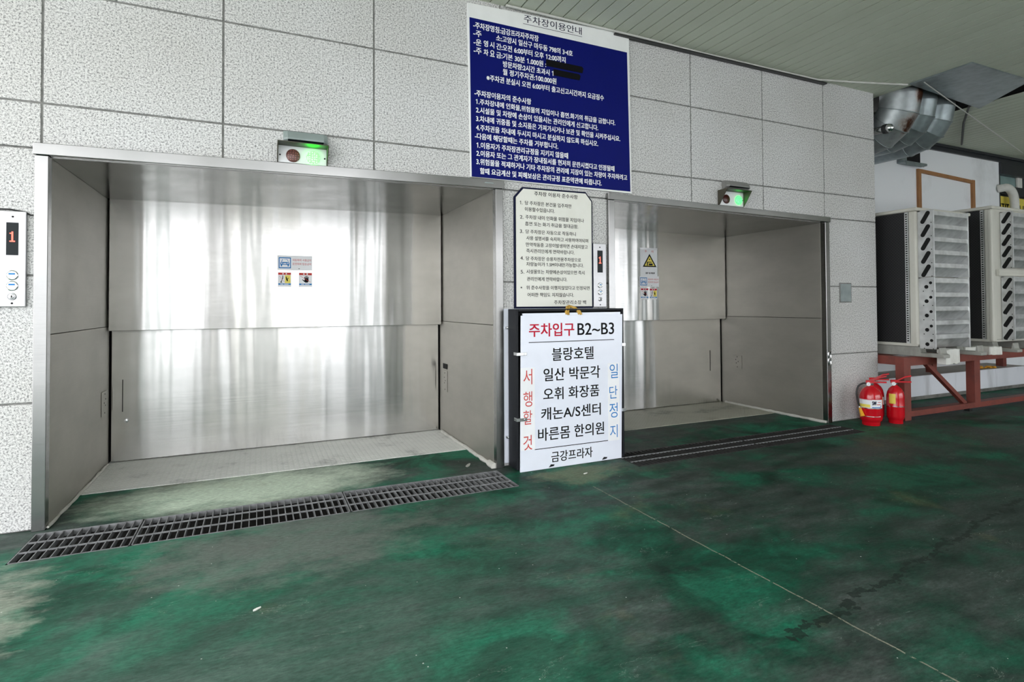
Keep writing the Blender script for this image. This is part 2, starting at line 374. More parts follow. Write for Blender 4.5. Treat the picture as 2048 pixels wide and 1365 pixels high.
# ------------------------------------------------------------------ mesh builder
ORG = {}
class MB:
    def __init__(s): s.bm = bmesh.new(); s.mi = 0
    def _f(s, vs):
        try: f = s.bm.faces.new(vs); f.material_index = s.mi; return f
        except ValueError: return None
    def hexa(s, p):          # p: 8 points, bottom ring then top ring
        v = [s.bm.verts.new(q) for q in p]
        for a in ((3, 2, 1, 0), (4, 5, 6, 7), (0, 1, 5, 4), (1, 2, 6, 5), (2, 3, 7, 6), (3, 0, 4, 7)): s._f([v[i] for i in a])
        return s
    def box(s, x0, x1, y0, y1, z0, z1):
        return s.hexa([(x0, y0, z0), (x1, y0, z0), (x1, y1, z0), (x0, y1, z0), (x0, y0, z1), (x1, y0, z1), (x1, y1, z1), (x0, y1, z1)])
    def slope(s, x0, x1, y0, y1, zl0, zl1, zr0, zr1):   # box whose left and right ends sit at different heights
        return s.hexa([(x0, y0, zl0), (x1, y0, zr0), (x1, y1, zr0), (x0, y1, zl0), (x0, y0, zl1), (x1, y0, zr1), (x1, y1, zr1), (x0, y1, zl1)])
    def prism(s, poly, axis, a, b):   # poly in the two other axes (x,z) for axis y; (y,z) for x; (x,y) for z
        def pt(u, v, w): return {'y': (u, w, v), 'x': (w, u, v), 'z': (u, v, w)}[axis]
        A = [s.bm.verts.new(pt(u, v, a)) for u, v in poly]; B = [s.bm.verts.new(pt(u, v, b)) for u, v in poly]
        n = len(poly)
        s._f(A[::-1]); s._f(B)
        for i in range(n): s._f([A[i], A[(i + 1) % n], B[(i + 1) % n], B[i]])
        return s
    def rings(s, rings, close=True, caps=True):
        R = [[s.bm.verts.new(p) for p in r] for r in rings]
        n = len(R[0])
        for a, b in zip(R, R[1:]):
            for i in range(n if close else n - 1): s._f([a[i], a[(i + 1) % n], b[(i + 1) % n], b[i]])
        if caps: s._f(R[0][::-1]); s._f(R[-1])
        return s
    def lathe(s, prof, c=(0, 0, 0), axis='z', n=28):
        rs = []
        for r, h in prof:
            ring = []
            for k in range(n):
                t = 2 * math.pi * k / n; u, v = r * math.cos(t), r * math.sin(t)
                q = {'z': (u, v, h), 'y': (u, h, v), 'x': (h, u, v)}[axis]
                ring.append((c[0] + q[0], c[1] + q[1], c[2] + q[2]))
            rs.append(ring)
        return s.rings(rs)
    def tube(s, pts, r, n=10, caps=True):
        pts = [Vector(p) for p in pts]; rs = []
        rad = r if isinstance(r, (list, tuple)) else [r] * len(pts)
        up = None
        for i, p in enumerate(pts):
            t = ((pts[min(i + 1, len(pts) - 1)] - p).normalized() + (p - pts[max(i - 1, 0)]).normalized()).normalized()
            if up is None: up = Vector((0, 0, 1)) if abs(t.z) < .9 else Vector((1, 0, 0))
            a = t.cross(up).normalized(); b = a.cross(t).normalized(); up = b
            rs.append([tuple(p + rad[i] * (math.cos(2 * math.pi * k / n) * a + math.sin(2 * math.pi * k / n) * b)) for k in range(n)])
        return s.rings(rs, caps=caps)
    def bar(s, p, q, w, h, up=(0, 0, 1)):   # rectangular bar from p to q
        p, q = Vector(p), Vector(q); t = (q - p).normalized(); up = Vector(up)
        a = t.cross(up).normalized() * w / 2; b = a.cross(t).normalized() * h / 2
        return s.rings([[tuple(e + x * a + y * b) for x, y in ((-1, -1), (1, -1), (1, 1), (-1, 1))] for e in (p, q)])
    def build(s, name, mat, parent=None, bevel=0, smooth=False, seg=2):
        bmesh.ops.recalc_face_normals(s.bm, faces=s.bm.faces)
        org = ORG.get(parent.name, Vector()) if parent else Vector()
        if parent is None or True:
            bmesh.ops.translate(s.bm, verts=s.bm.verts, vec=-org)
        me = bpy.data.meshes.new(name); s.bm.to_mesh(me); s.bm.free()
        for m in (mat if isinstance(mat, (list, tuple)) else [mat]): me.materials.append(M[m] if isinstance(m, str) else m)
        o = bpy.data.objects.new(name, me); COL.objects.link(o)
        if parent: o.parent = parent
        ORG[o.name] = org.copy()
        if smooth:
            for p in me.polygons: p.use_smooth = True
            try:
                me.set_sharp_from_angle(angle=math.radians(40))
            except Exception: pass
        if bevel:
            b = o.modifiers.new('edge', 'BEVEL'); b.width = bevel; b.segments = seg; b.limit_method = 'ANGLE'; b.angle_limit = math.radians(35)
        return o

def tag(o, label=None, cat=None, group=None, kind=None):
    if label: o['label'] = label
    if cat: o['category'] = cat
    if group: o['group'] = group
    if kind: o['kind'] = kind
    return o
def thing(name, loc, label, cat, group=None):
    o = bpy.data.objects.new(name, None); COL.objects.link(o); o.location = loc; o.empty_display_size = .1
    ORG[o.name] = Vector(loc)
    return tag(o, label, cat, group)
def struct(mb, name, mat, **k):
    return tag(mb.build(name, mat, **k), kind='structure')
def copy_tree(o, parent=None):
    c = o.copy(); COL.objects.link(c)
    if parent: c.parent = parent
    ORG[c.name] = ORG.get(o.name, Vector()).copy()
    for ch in list(o.children): copy_tree(ch, c)
    return c

# ------------------------------------------------------------------ lettering
_tc = bpy.data.curves.new('lettering_source', 'FONT'); _to = bpy.data.objects.new('lettering_source', _tc); COL.objects.link(_to)
_cache = {}
def glyphs(text, bold=0.0, res=4):
    key = (text, bold)
    if key not in _cache:
        _tc.body = text.replace('1', '\U0001D7E3'); _tc.size = 1.0; _tc.offset = bold; _tc.resolution_u = res; _tc.fill_mode = 'FRONT'
        dg = bpy.context.evaluated_depsgraph_get(); dg.update()
        me = bpy.data.meshes.new_from_object(_to.evaluated_get(dg))
        vs = [tuple(v.co) for v in me.vertices]; fs = [tuple(p.vertices) for p in me.polygons]
        bpy.data.meshes.remove(me)
        _cache[key] = (vs, fs)
    return _cache[key]
BLUE = [('주차장이용안내', 2.075, 2.653, 3.82, 0.067),
 ('-주차장명칭:금강프라자주차장', 1.611, 2.214, 3.667, 0.053),
 ('-주', 1.611, 1.682, 3.599, 0.051),
 ('소:고양시 일산구 마두동 798의 3·4호', 1.815, 2.555, 3.599, 0.052),
 ('-운', 1.613, 1.681, 3.527, 0.051),
 ('영', 1.703, 1.74, 3.53, 0.052),
 ('시', 1.758, 1.796, 3.53, 0.051),
 ('간:오전 6:00부터 오후 12:00까지', 1.817, 2.482, 3.527, 0.053),
 ('-주', 1.614, 1.681, 3.456, 0.051),
 ('차', 1.702, 1.742, 3.457, 0.051),
 ('요', 1.759, 1.799, 3.458, 0.052),
 ('금:기본 30분 1.000원 :', 1.816, 2.286, 3.455, 0.052),
 ('방문차량:2시간 초과시 1', 1.877, 2.357, 3.388, 0.052),
 ('월 정기주차권:100.000원', 1.875, 2.387, 3.321, 0.052),
 ('※주차권 분실시 오전 6:00부터 출고신고시간까지 요금징수', 1.727, 2.883, 3.248, 0.052),
 ('BAR1', 2.286, 2.655, 3.471, 0.058),
 ('BAR2', 2.359, 2.624, 3.399, 0.055),
 ('UNDER', 2.067, 2.657, 3.768, 0.003),
 ('-주차장이용자의 준수사항', 1.619, 2.138, 3.104, 0.051),
 ('1.주차장내에 인화물,위험물의 지입이나 흡연.화기의 취급을 금합니다.', 1.63, 3.006, 3.034, 0.051),
 ('2.시설물 및 차량에 손상이 있을시는 관리인에게 신고합니다.', 1.632, 2.818, 2.965, 0.051),
 ('3.차내에 귀중품 및 소지품은 가져가시거나 보관 및 확인을 시켜주십시요.', 1.632, 3.059, 2.893, 0.051),
 ('4.주차권을 차내에 두시지 마시고 분실하지 않도록 하십시오.', 1.632, 2.817, 2.819, 0.051),
 ('-다음에 해당할때는 주차를 거부합니다.', 1.621, 2.401, 2.748, 0.051),
 ('1.이용자가 주차장관리규정을 지키지 않을때', 1.635, 2.5, 2.674, 0.051),
 ('2.이용자 또는 그 관계자가 장내질서를 현저히 문란시켰다고 인정될때', 1.634, 2.992, 2.606, 0.05),
 ('3.위험물을 적재하거나 기타 주차장의 관리에 지장이 있는 차량이 주차하려고', 1.633, 3.134, 2.537, 0.051),
 ('할때 요금계산 및 피해보상은 관리규정 표준약관에 따릅니다.', 1.665, 2.851, 2.462, 0.051)]
NOTE = [('주차장 이용자 준수사항', 2.167, 2.6, 2.315, 0.042),
 ('1.', 2.028, 2.053, 2.227, 0.038),
 ('당 주차장은 본건물 입주자만', 2.077, 2.536, 2.228, 0.039),
 ('이용할수있읍니다.', 2.076, 2.365, 2.174, 0.04),
 ('2.', 2.029, 2.062, 2.104, 0.037),
 ('주차장 내이 인화물 위험물 지입이나', 2.081, 2.663, 2.107, 0.04),
 ('흡연 또는 화기 취급을 절대금함.', 2.078, 2.603, 2.05, 0.039),
 ('3.', 2.028, 2.059, 1.982, 0.038),
 ('당 주차장은 자동으로 작동하니', 2.082, 2.578, 1.982, 0.039),
 ('사용 설명서를 숙지하고 사용하여야되며', 2.088, 2.706, 1.927, 0.039),
 ('만약작동중 고장이발생하면 손대지말고', 2.084, 2.701, 1.871, 0.039),
 ('즉시관리인에게 연락바랍니다.', 2.088, 2.563, 1.817, 0.039),
 ('4.', 2.031, 2.063, 1.753, 0.037),
 ('당 주차장은 승용차전용주차장으로', 2.084, 2.63, 1.752, 0.039),
 ('차량높이가 1.5M이내만가능합니다.', 2.087, 2.657, 1.704, 0.039),
 ('5.', 2.033, 2.066, 1.636, 0.037),
 ('시설물또는 차량에손상이있으면 즉시', 2.087, 2.666, 1.639, 0.039),
 ('관리인에게 연락바랍니다.', 2.092, 2.486, 1.576, 0.039),
 ('★', 2.028, 2.049, 1.503, 0.024),
 ('위 준수사항을 이행치않았다고 인정되면', 2.086, 2.717, 1.502, 0.039),
 ('어떠한 책임도 지지않습니다.', 2.097, 2.553, 1.44, 0.039),
 ('주차장관리소장 백', 2.354, 2.679, 1.375, 0.04)]
LBOX = [('주차입구', 2.016, 2.441, 1.146, 0.109),
 ('B2~B3', 2.475, 2.845, 1.145, 0.101),
 ('블랑호텔', 2.227, 2.633, 0.94, 0.107),
 ('일산 박문각', 2.147, 2.696, 0.774, 0.106),
 ('오휘 화장품', 2.143, 2.687, 0.615, 0.102),
 ('캐논A/S센터', 2.123, 2.7, 0.453, 0.102),
 ('바른몸 한의원', 2.093, 2.733, 0.286, 0.105),
 ('금강프라자', 2.215, 2.614, 0.092, 0.087),
 ('LINE1', 2.012, 2.846, 1.046, 0.005),
 ('LINE2', 2.061, 2.774, 0.171, 0.005),
 ('서', 1.949, 2.053, 0.768, 0.126),
 ('행', 1.948, 2.052, 0.587, 0.123),
 ('할', 1.947, 2.051, 0.439, 0.115),
 ('것', 1.945, 2.049, 0.235, 0.12),
 ('일', 2.784, 2.894, 0.771, 0.124),
 ('단', 2.779, 2.887, 0.587, 0.111),
 ('정', 2.778, 2.887, 0.429, 0.129),
 ('지', 2.782, 2.885, 0.247, 0.111),
 ('STRIPL', 1.937, 2.064, 0.508, 0.668),
 ('STRIPR', 2.777, 2.895, 0.504, 0.676)]
for _l in BLUE + NOTE + LBOX:
    if not _l[0].startswith(('UNDER', 'BAR', 'LINE', 'STRIP')): glyphs(_l[0])
for _l in ('자동차외 사용금지', '운전자외 탑승금지', '주', '의', 'SW'): glyphs(_l)
def put_text(mb, text, x0, x1, zc, h, y, bold=0.0, rise=0.0, frame=None):
    """lay text flat on a plane facing -y, fitted between x0 and x1 and h high around zc"""
    vs, fs = glyphs(text)
    ax = [v[0] for v in vs]; ay = [v[1] for v in vs]
    u0, u1 = min(ax), max(ax); v0, v1 = min(ay), max(ay)
    sx = (x1 - x0) / max(1e-6, u1 - u0); sz = h / max(1e-6, v1 - v0)
    d = bold * h * .9
    strikes = ((0, 0),) if bold < .01 else ((-d, -d * .6), (d, -d * .6), (-d, d * .6), (d, d * .6)) if bold > .015 else ((-d, 0), (d, 0))
    for k, (du, dv) in enumerate(strikes):
        out = [mb.bm.verts.new((x0 + (a - u0) * sx + du, y - k * .00012, zc + (b_ - (v0 + v1) / 2) * sz + dv)) for a, b_, _ in vs]
        for f in fs: mb._f([out[i] for i in f])
    return mb

# ================================================================== the setting
GX = [-3.2, -2.2, -1.214, -.221, .808, 1.865, 2.965, 3.937, 4.927, 5.891, 6.80]
GZ = [0, .771, 1.549, 2.331, 2.615, 3.33, 4.02]
mb = MB()
g = .0065
for i in range(len(GX) - 1):
    for k in range(len(GZ) - 1):
        x0, x1 = GX[i] + g, GX[i + 1] - g
        if k < 3:
            if i in (2, 3, 4, 6, 7, 8): continue
            if i == 9: x0 = 5.93
            if i == 1: x1 = -1.235
            if i == 5: x0, x1 = 1.87, 2.962
        mb.box(x0, x1, 0, .03, GZ[k] + g, GZ[k + 1] - g)
for k in range(6):
    mb.box(6.77, 6.80, .034, 1.0, GZ[k] + g, GZ[k + 1] - g)
mb.mi = 1
mb.box(-3.2, 6.795, .006, .2, 2.335, 4.02)
mb.box(-3.2, -1.235, .006, .2, 0, 2.334); mb.box(1.872, 2.958, .006, .2, 0, 2.334); mb.box(5.93, 6.795, .006, .2, 0, 2.334)
mb.box(6.72, 6.795, .1, 1.0, 0, 4.02)
wall = struct(mb, 'wall_back', ['granite', 'mortar'], bevel=.003)

# floor, with the two drain channels let into it
D1 = (-1.205, 1.785, -.515, -.075)
D2 = (2.90, 5.83, -.485, -.06)
mb = MB()
def fl(x0, x1, y0, y1):
    v = [mb.bm.verts.new(p) for p in ((x0, y0, 0), (x1, y0, 0), (x1, y1, 0), (x0, y1, 0))]; mb._f(v)
ys = [-9, D1[2], D2[2], D1[3], D2[3], .3]
fl(-3.2, 3.2, -5.8, D1[2]); fl(3.2, 16, -9.2, D1[2]); fl(-3.2, 16, D2[3], .66); fl(6.795, 16, .66, 1.0)
fl(-3.2, D1[0], D1[2], D2[3]); fl(D1[0], D1[1], D1[3], D2[3])
fl(D1[1], D2[0], D1[2], D2[3]); fl(D2[0], D2[1], D1[2], D2[2]); fl(D2[1], 16, D1[2], D2[3])
mb.mi = 1
for (x0, x1, y0, y1) in (D1, D2):
    d = -.22
    P = [(x0, y0), (x1, y0), (x1, y1), (x0, y1)]
    T = [mb.bm.verts.new((*p, 0)) for p in P]; B = [mb.bm.verts.new((*p, d)) for p in P]
    for i in range(4): mb._f([T[i], T[(i + 1) % 4], B[(i + 1) % 4], B[i]])
    mb._f(B)
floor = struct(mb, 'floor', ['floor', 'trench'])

# slatted metal ceiling
mb = MB()
SW_ = .1235
x = -3.0
while x < 16:
    if 6.95 < x + .07 < 8.45:
        mb.box(x, x + SW_, -9, -.98, 3.90, 3.915); mb.box(x, x + SW_, .42, 1.0, 3.90, 3.915)
    else:
        mb.box(x, x + SW_, -5.5 if x < 3.2 else -9, 1.0, 3.90, 3.915)
    x += .1365
mb.mi = 1
mb.box(-3.0, 3.2, -5.5, 1.02, 4.06, 4.2); mb.box(3.2, 16, -9, 1.02, 4.06, 4.2)
mb.box(-3.0, 3.2, -5.5, 1.02, 3.945, 4.0); mb.box(3.2, 6.9, -9, 1.02, 3.945, 4.0); mb.box(8.5, 16, -9, 1.02, 3.945, 4.0); mb.box(6.9, 8.5, -9, -1.0, 3.945, 4.0)
ceil = struct(mb, 'ceiling', ['ceiling', 'gap'])

# white rear wall beyond the corner, its raised plinth and the dark beam above it
mb = MB(); mb.box(6.8, 11.75, 1.0, 1.08, 0, 3.86); mb.box(11.75, 16, 1.10, 1.16, 0, 2.95)
struct(mb, 'wall_rear', 'white_panel')
mb = MB(); mb.box(6.8, 16, .93, 1.0, 3.86, 3.90); mb.box(6.8, 16, .965, 1.0, 3.80, 3.86); mb.box(11.76, 16, .97, 1.1, 3.60, 3.86)
struct(mb, 'trim_1', 'dark_frame')
mb = MB(); mb.box(6.8, 11.25, .45, 1.0, .055, .335)
mb.mi = 1; mb.box(6.8, 11.25, .47, 1.0, 0, .055)
mb.mi = 2; mb.box(6.801, 11.24, .465, .999, .335, .3365)
struct(mb, 'trim_2', ['white_curb', 'concrete', 'curb_top'], bevel=.004)
# window at the far right
w1 = tag(thing('window_1', (11.8, 1.08, 3.0), None, None), kind='structure')
mb = MB(); mb.box(11.78, 11.84, 1.02, 1.12, 2.95, 3.70); mb.box(11.84, 15, 1.02, 1.12, 3.62, 3.70); mb.box(11.84, 15, 1.06, 1.12, 2.90, 3.30); mb.box(11.84, 15, 1.02, 1.12, 3.26, 3.42); mb.box(12.60, 12.72, 1.02, 1.12, 3.42, 3.62)
mb.build('window_frame', 'dark_frame', w1, bevel=.006)
mb = MB(); mb.box(11.84, 15, 1.07, 1.08, 3.40, 3.64); mb.build('window_pane', 'pane', w1)
mb = MB(); mb.box(12.44, 12.60, 1.035, 1.065, 3.415, 3.63); mb.build('white_sash', 'pvc', w1, bevel=.004)

# unseen yard surroundings: light-shaping walls and fascias, posts added for reflections, paving, street buildings
mb = MB(); mb.box(-3.15, -3.0, -5.5, .2, 3.75, 4.2); mb.box(-3.15, 3.2, -5.65, -5.5, 3.75, 4.2); mb.box(3.2, 16, -9.2, -9, 3.3, 4.2); struct(mb, 'trim_unseen_fascia', 'ac_beige')  # unseen fascias; the right one hangs lower to limit the light
mb = MB(); mb.box(-3.2, -3.0, .0, .2, 0, 4); struct(mb, 'trim_4', 'granite')
mb = MB(); mb.box(3.2, 3.4, -9, -5.5, 0, 3.9); mb.box(3.2, 4.4, -9.2, -9.0, 0, 3.6); mb.box(16, 16.2, -9, 1.16, 0, 4.2); struct(mb, 'wall_light_block', 'concrete')  # unseen walls added to hold daylight back on the right
for k, (xx, yy, w, mt) in enumerate(((-1.08, -8.2, .36, 'sensor_dark_grey'), (-.16, -7.6, .26, 'galv_plain'), (.42, -8.0, .07, 'galv_plain'), (.95, -8.2, .09, 'sensor_grey'), (2.35, -8.2, .30, 'sensor_grey'), (12.2, -9.1, .6, 'sensor_grey'), (-2.4, -9, .3, 'sensor_grey'))):  # unseen posts added to throw streaks into the door reflections
    mb = MB(); mb.box(xx, xx + w, yy, yy + w, 0, 6); struct(mb, 'streak_post_%d' % (k + 1), mt, bevel=.01)
mb = MB(); mb.box(-60, 60, -60, 40, -.32, -.30); mb.box(-60, -3.21, -30, .2, -.30, -.004); mb.box(-3.21, 3.2, -30, -5.81, -.30, -.004); mb.box(3.2, 60, -30, -9.21, -.30, -.004)
struct(mb, 'ground', 'asphalt')
rnd = random.Random(11); xx = -30
k = 0
while xx < 34:
    w = rnd.uniform(2.5, 6); h = rnd.uniform(2.2, 4.2)
    mb = MB(); mb.box(xx, xx + w - rnd.uniform(.1, .8), -30, -26, -.3, h); k += 1
    struct(mb, 'wall_street_%d' % k, ('white_panel', 'ac_beige', 'concrete', 'white_curb')[rnd.randrange(4)]); xx += w

# ================================================================== car lift doorways
def doorway(name, x0, x1, zl, zr, hl, label):
    """x0..x1 clear opening; zl,zr underside of header left/right; hl header height"""
    cx = (x0 + x1) / 2
    t = thing(name, (cx, 0, 0), label, 'lift surround')
    zt = max(zl, zr) + .02
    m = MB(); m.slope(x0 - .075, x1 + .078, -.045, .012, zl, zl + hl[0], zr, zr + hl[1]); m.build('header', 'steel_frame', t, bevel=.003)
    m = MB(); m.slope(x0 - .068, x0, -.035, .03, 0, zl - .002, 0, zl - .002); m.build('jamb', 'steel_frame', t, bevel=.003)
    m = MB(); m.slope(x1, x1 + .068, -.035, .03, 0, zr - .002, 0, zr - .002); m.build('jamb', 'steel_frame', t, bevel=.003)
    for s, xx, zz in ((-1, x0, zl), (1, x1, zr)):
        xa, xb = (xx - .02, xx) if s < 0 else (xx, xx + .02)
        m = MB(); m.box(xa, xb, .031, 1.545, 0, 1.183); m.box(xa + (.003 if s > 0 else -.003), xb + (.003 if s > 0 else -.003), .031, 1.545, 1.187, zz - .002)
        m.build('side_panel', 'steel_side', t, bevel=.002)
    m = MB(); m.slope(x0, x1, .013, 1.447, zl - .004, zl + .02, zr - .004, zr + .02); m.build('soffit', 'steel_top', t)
    # dark shaft behind, closing the gaps round the leaves
    m = MB(); m.box(x0 - .05, x1 + .05, 1.70, 1.74, -.1, 2.6); m.box(x0 - .06, x0 - .03, 1.40, 1.74, -.1, 2.6); m.box(x1 + .03, x1 + .06, 1.40, 1.74, -.1, 2.6)
    m.box(x0 - .05, x1 + .05, 1.605, 1.72, 2.2, 2.6)
    m.box(x0 - .04, x0 - .03, .035, 1.40, -.1, 2.6); m.box(x1 + .03, x1 + .04, .035, 1.40, -.1, 2.6); m.box(x0 - .04, x1 + .04, .21, 1.74, 2.45, 2.47); m.box(x0 - .03, x1 + .03, .03, .04, zt + .02, 2.47)
    m.build('shaft_lining', 'gap', t)
    return t
L0 = doorway('lift_surround', -1.17, 1.80, 2.285, 2.327, (.072, .072), 'stainless steel surround of the wide car lift doorway beside the tall lightbox, on its left')
R0 = doorway('lift_surround', 2.99, 5.85, 2.318, 2.277, (.060, .058), 'stainless steel surround of the car lift doorway partly behind the lightbox')
# raised thumb ring on the right jamb of the second doorway
mb = MB()
for zz in (.77, .70):
    ring = []
    mb.tube([(5.884 + .022 * math.cos(a), -.038, zz + .045 * math.sin(a)) for a in [2 * math.pi * k / 20 for k in range(21)]], .005, 6)
mb.build('jamb_ring', 'chrome', R0, smooth=True)
mb = MB(); mb.box(1.70, 1.78, -.0455, -.0452, 2.362, 2.370); mb.build('maker_plate', 'sensor_grey', L0)

def leafs(name, x0, x1, zt, label, cover):
    t = thing(name, ((x0 + x1) / 2, 1.5, 0), label, 'lift door')
    m = MB(); m.box(x0 + .012, x1 - .012, 1.45, 1.50, 1.150, zt); m.build('upper_leaf', 'steel', t, bevel=.003)
    m = MB(); m.box(x0 + .016, x1 - .016, 1.55, 1.60, .012, 1.30); m.build('lower_leaf', 'steel', t, bevel=.003)
    m = MB()
    xx = (x0 + .095, x1 - .21)[cover]
    m.box(xx, xx + .006, 1.547, 1.551, .44, .72); m.build('pull_slot', 'gap', t)
    return t
DL = leafs('lift_door', -1.17, 1.80, 2.34, 'wide two leaf steel lift door with bright reflections in the middle', 0)
DR = leafs('lift_door', 2.99, 5.85, 2.33, 'brownish two leaf steel lift door with a paper warning sheet on it', 1)
mb = MB(); mb.lathe([(.001, 1.53), (.016, 1.532), (.018, 1.545), (.012, 1.551)], (-1.045, 0, .36), 'y', 16); mb.build('lock_knob', 'chrome', DL, smooth=True)
# raised lift platforms of chequer plate just inside the doors
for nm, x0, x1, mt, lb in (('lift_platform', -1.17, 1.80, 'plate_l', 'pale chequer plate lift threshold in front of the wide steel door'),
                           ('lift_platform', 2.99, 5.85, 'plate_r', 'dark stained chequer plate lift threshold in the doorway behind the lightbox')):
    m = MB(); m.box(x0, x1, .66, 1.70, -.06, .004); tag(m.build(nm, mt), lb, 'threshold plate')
# caulk bead along the foot of the side panels
for xx, s, lb in ((1.80, -1, 'white bead of caulk along the foot of the wide doorway, lightbox side'), (5.85, -1, 'grey bead of caulk along the foot of the right doorway, extinguisher side'),
              (-1.17, 1, 'thin caulk bead at the dark left foot of the wide doorway')):
    rnd = random.Random(int(xx * 10) + 50)
    m = MB(); n = 26
    pts = [(xx + s * (.006 + .008 * rnd.random()), -.012 + 1.48 * k / n, .010 + .006 * rnd.random()) for k in range(n + 1)]
    rad = [.012 + .009 * rnd.random() + (.012 if k < 3 and s < 0 and xx < 3 else 0) for k in range(n + 1)]
    if s > 0: rad = [r * .6 for r in rad]
    m.tube(pts, rad, 8); tag(m.build('caulk_bead', 'caulk', smooth=True), lb, 'caulk')
# small socket plates on the side panels
def socket(x, y, z, w, h, s, label, strip=False):
    t = thing('socket_plate', (x, y, z), label, 'socket plate')
    m = MB(); m.box(min(x, x + s * .004), max(x, x + s * .004), y - w / 2, y + w / 2, z - h / 2, z + h / 2); m.build('plate', 'steel_side', t, bevel=.001)
    m = MB()
    for dy, dz in ((0, .38), (.15, .16), (-.12, .02), (.1, -.1), (-.02, -.4)):
        m.lathe([(.006, 0), (.006, s * .0055)], (x, y + dy * w, z + dz * h), 'x', 8)
    m.build('screw_hole', 'gap', t)
    if strip:
        m = MB(); m.box(min(x, x + s * .003), max(x, x + s * .003), y - w / 2, y + w / 2, z + h * .58, z + h * .82); m.build('grille', 'gap', t)
socket(-1.167, 1.37, .55, .18, .20, 1, 'small screw plate low on the dark left cheek of the wide doorway')
socket(1.797, 1.345, .56, .14, .22, -1, 'small screw plate with a dark grille, on the cheek between wide door and lightbox', True)
socket(5.847, 1.265, .58, .15, .17, -1, 'small square screw plate low on the right cheek of the second doorway')

# ================================================================== drain grates
def grate(x0, x1, y0, y1, label, group, mt='grate'):
    t = thing('drain_grate', ((x0 + x1) / 2, (y0 + y1) / 2, 0), label, 'drain grate', group)
    e = .006
    x0 += .004; x1 -= .004; y0 += .003; y1 -= .003
    m = MB(); m.box(x0, x1, y0, y0 + e, -.032, .002); m.box(x0, x1, y1 - e, y1, -.032, .002)
    m.box(x0, x0 + e, y0, y1, -.032, .002); m.box(x1 - e, x1, y0, y1, -.032, .002); m.build('edge_frame', mt, t)
    n = max(2, round((x1 - x0) / .0435)); m = MB()
    for k in range(1, n):
        x = x0 + (x1 - x0) * k / n
        m.box(x - .0025, x + .0025, y0 + e, y1 - e, -.032, .0)
    m.build('bearing_bars', mt, t)
    for q in (1 / 3, 2 / 3):
        y = y0 + (y1 - y0) * q
        m = MB(); m.box(x0 + e, x1 - e, y - .0028, y + .0028, -.006, .003); m.build('cross_rod', 'grate', t)
for (a, b, lb) in ((-1.205, -.655, 'short steel drain grate at the foot of the left jamb, end missing a corner'), (-.655, .562, 'steel drain grate in front of the wide door, middle of its row'),
                   (.562, 1.785, 'dusty steel drain grate ending at the foot of the lightbox')):
    grate(a, b, D1[2], D1[3], lb, 'drain grates before the wide doorway')
for (a, b, lb) in ((2.90, 4.37, 'dark drain grate starting behind the right edge of the lightbox'), (4.37, 5.83, 'dark drain grate ending near the fire extinguishers')):
    grate(a, b, D2[2], D2[3], lb, 'drain grates before the right doorway', 'grate_dark')
mb = MB(); rnd = random.Random(4)
for k in range(14):
    a, b = rnd.uniform(-1.19, -1.05), rnd.uniform(-.5, -.1); r = rnd.uniform(.008, .022)
    mb.lathe([(.001, 0), (r, .004), (r * .6, .012), (.001, .014)], (a, b, -.22), 'z', 6)
tag(mb.build('drain_litter', 'caulk'), 'bits of leaf litter in the end of the left drain', 'litter', kind='stuff')

# ================================================================== signs
t = thing('parking_sign', (2.38, -.01, 2.4), 'large navy and white parking rules board above the lightbox', 'sign')
m = MB(); m.hexa([(1.587, -.028, 2.406), (3.19, -.028, 2.392), (3.19, .0, 2.392), (1.587, .0, 2.406), (1.562, -.028, 3.845), (3.173, -.028, 3.893), (3.173, .0, 3.893), (1.562, .0, 3.845)])
m.build('board', 'white_board', t, bevel=.003)
m = MB(); m.prism([(1.592, 2.408), (3.172, 2.410), (3.147, 3.719), (1.578, 3.724)], 'y', -.0300, -.0281); m.build('blue_panel', 'blue', t)
m = MB(); u = MB(); tp = MB()
for tx, a, b, z, h in BLUE:
    if tx == 'UNDER': u.box(a, b, -.0292, -.0283, 3.770, 3.7735)
    elif tx.startswith('BAR'): tp.prism([(a, z - h * .5), (b, z - h * .55), (b + .012, z + .01), (b - .004, z + h * .45), (a, z + h * .5)], 'y', -.0335, -.0312)
    elif tx == '주차장이용안내': put_text(u, tx, a, b, z, h, -.0292, .012)
    else: put_text(m, tx, a, b, z, h, -.0308, .026)
m.build('white_lettering', 'white_ink', t); u.build('title_lettering', 'navy_ink', t)
tp.build('black_tape', 'tape', t)

t = thing('rules_notice', (2.37, -.01, 1.34), 'cream notice board with clipped upper corners and numbered black text', 'notice')
o8 = lambda d: [(1.990 - d, 1.335 - d), (2.748 + d, 1.335 - d), (2.748 + d, 2.285 + d * .4), (2.684 + d * .4, 2.358 + d), (2.062 - d * .4, 2.352 + d), (1.990 - d, 2.272 + d * .4)]
m = MB(); m.prism(o8(.012), 'y', -.018, 0); m.build('frame', 'navy_ink', t, bevel=.003)
m = MB(); m.prism(o8(-.004), 'y', -.024, -.0182); m.build('panel', 'cream_board', t)
m = MB()
for tx, a, b, z, h in NOTE:
    put_text(m, tx, a, b, z, h * (.9 if len(tx) > 3 else .8), -.0246, .016)
m.build('lettering', 'black_ink', t)

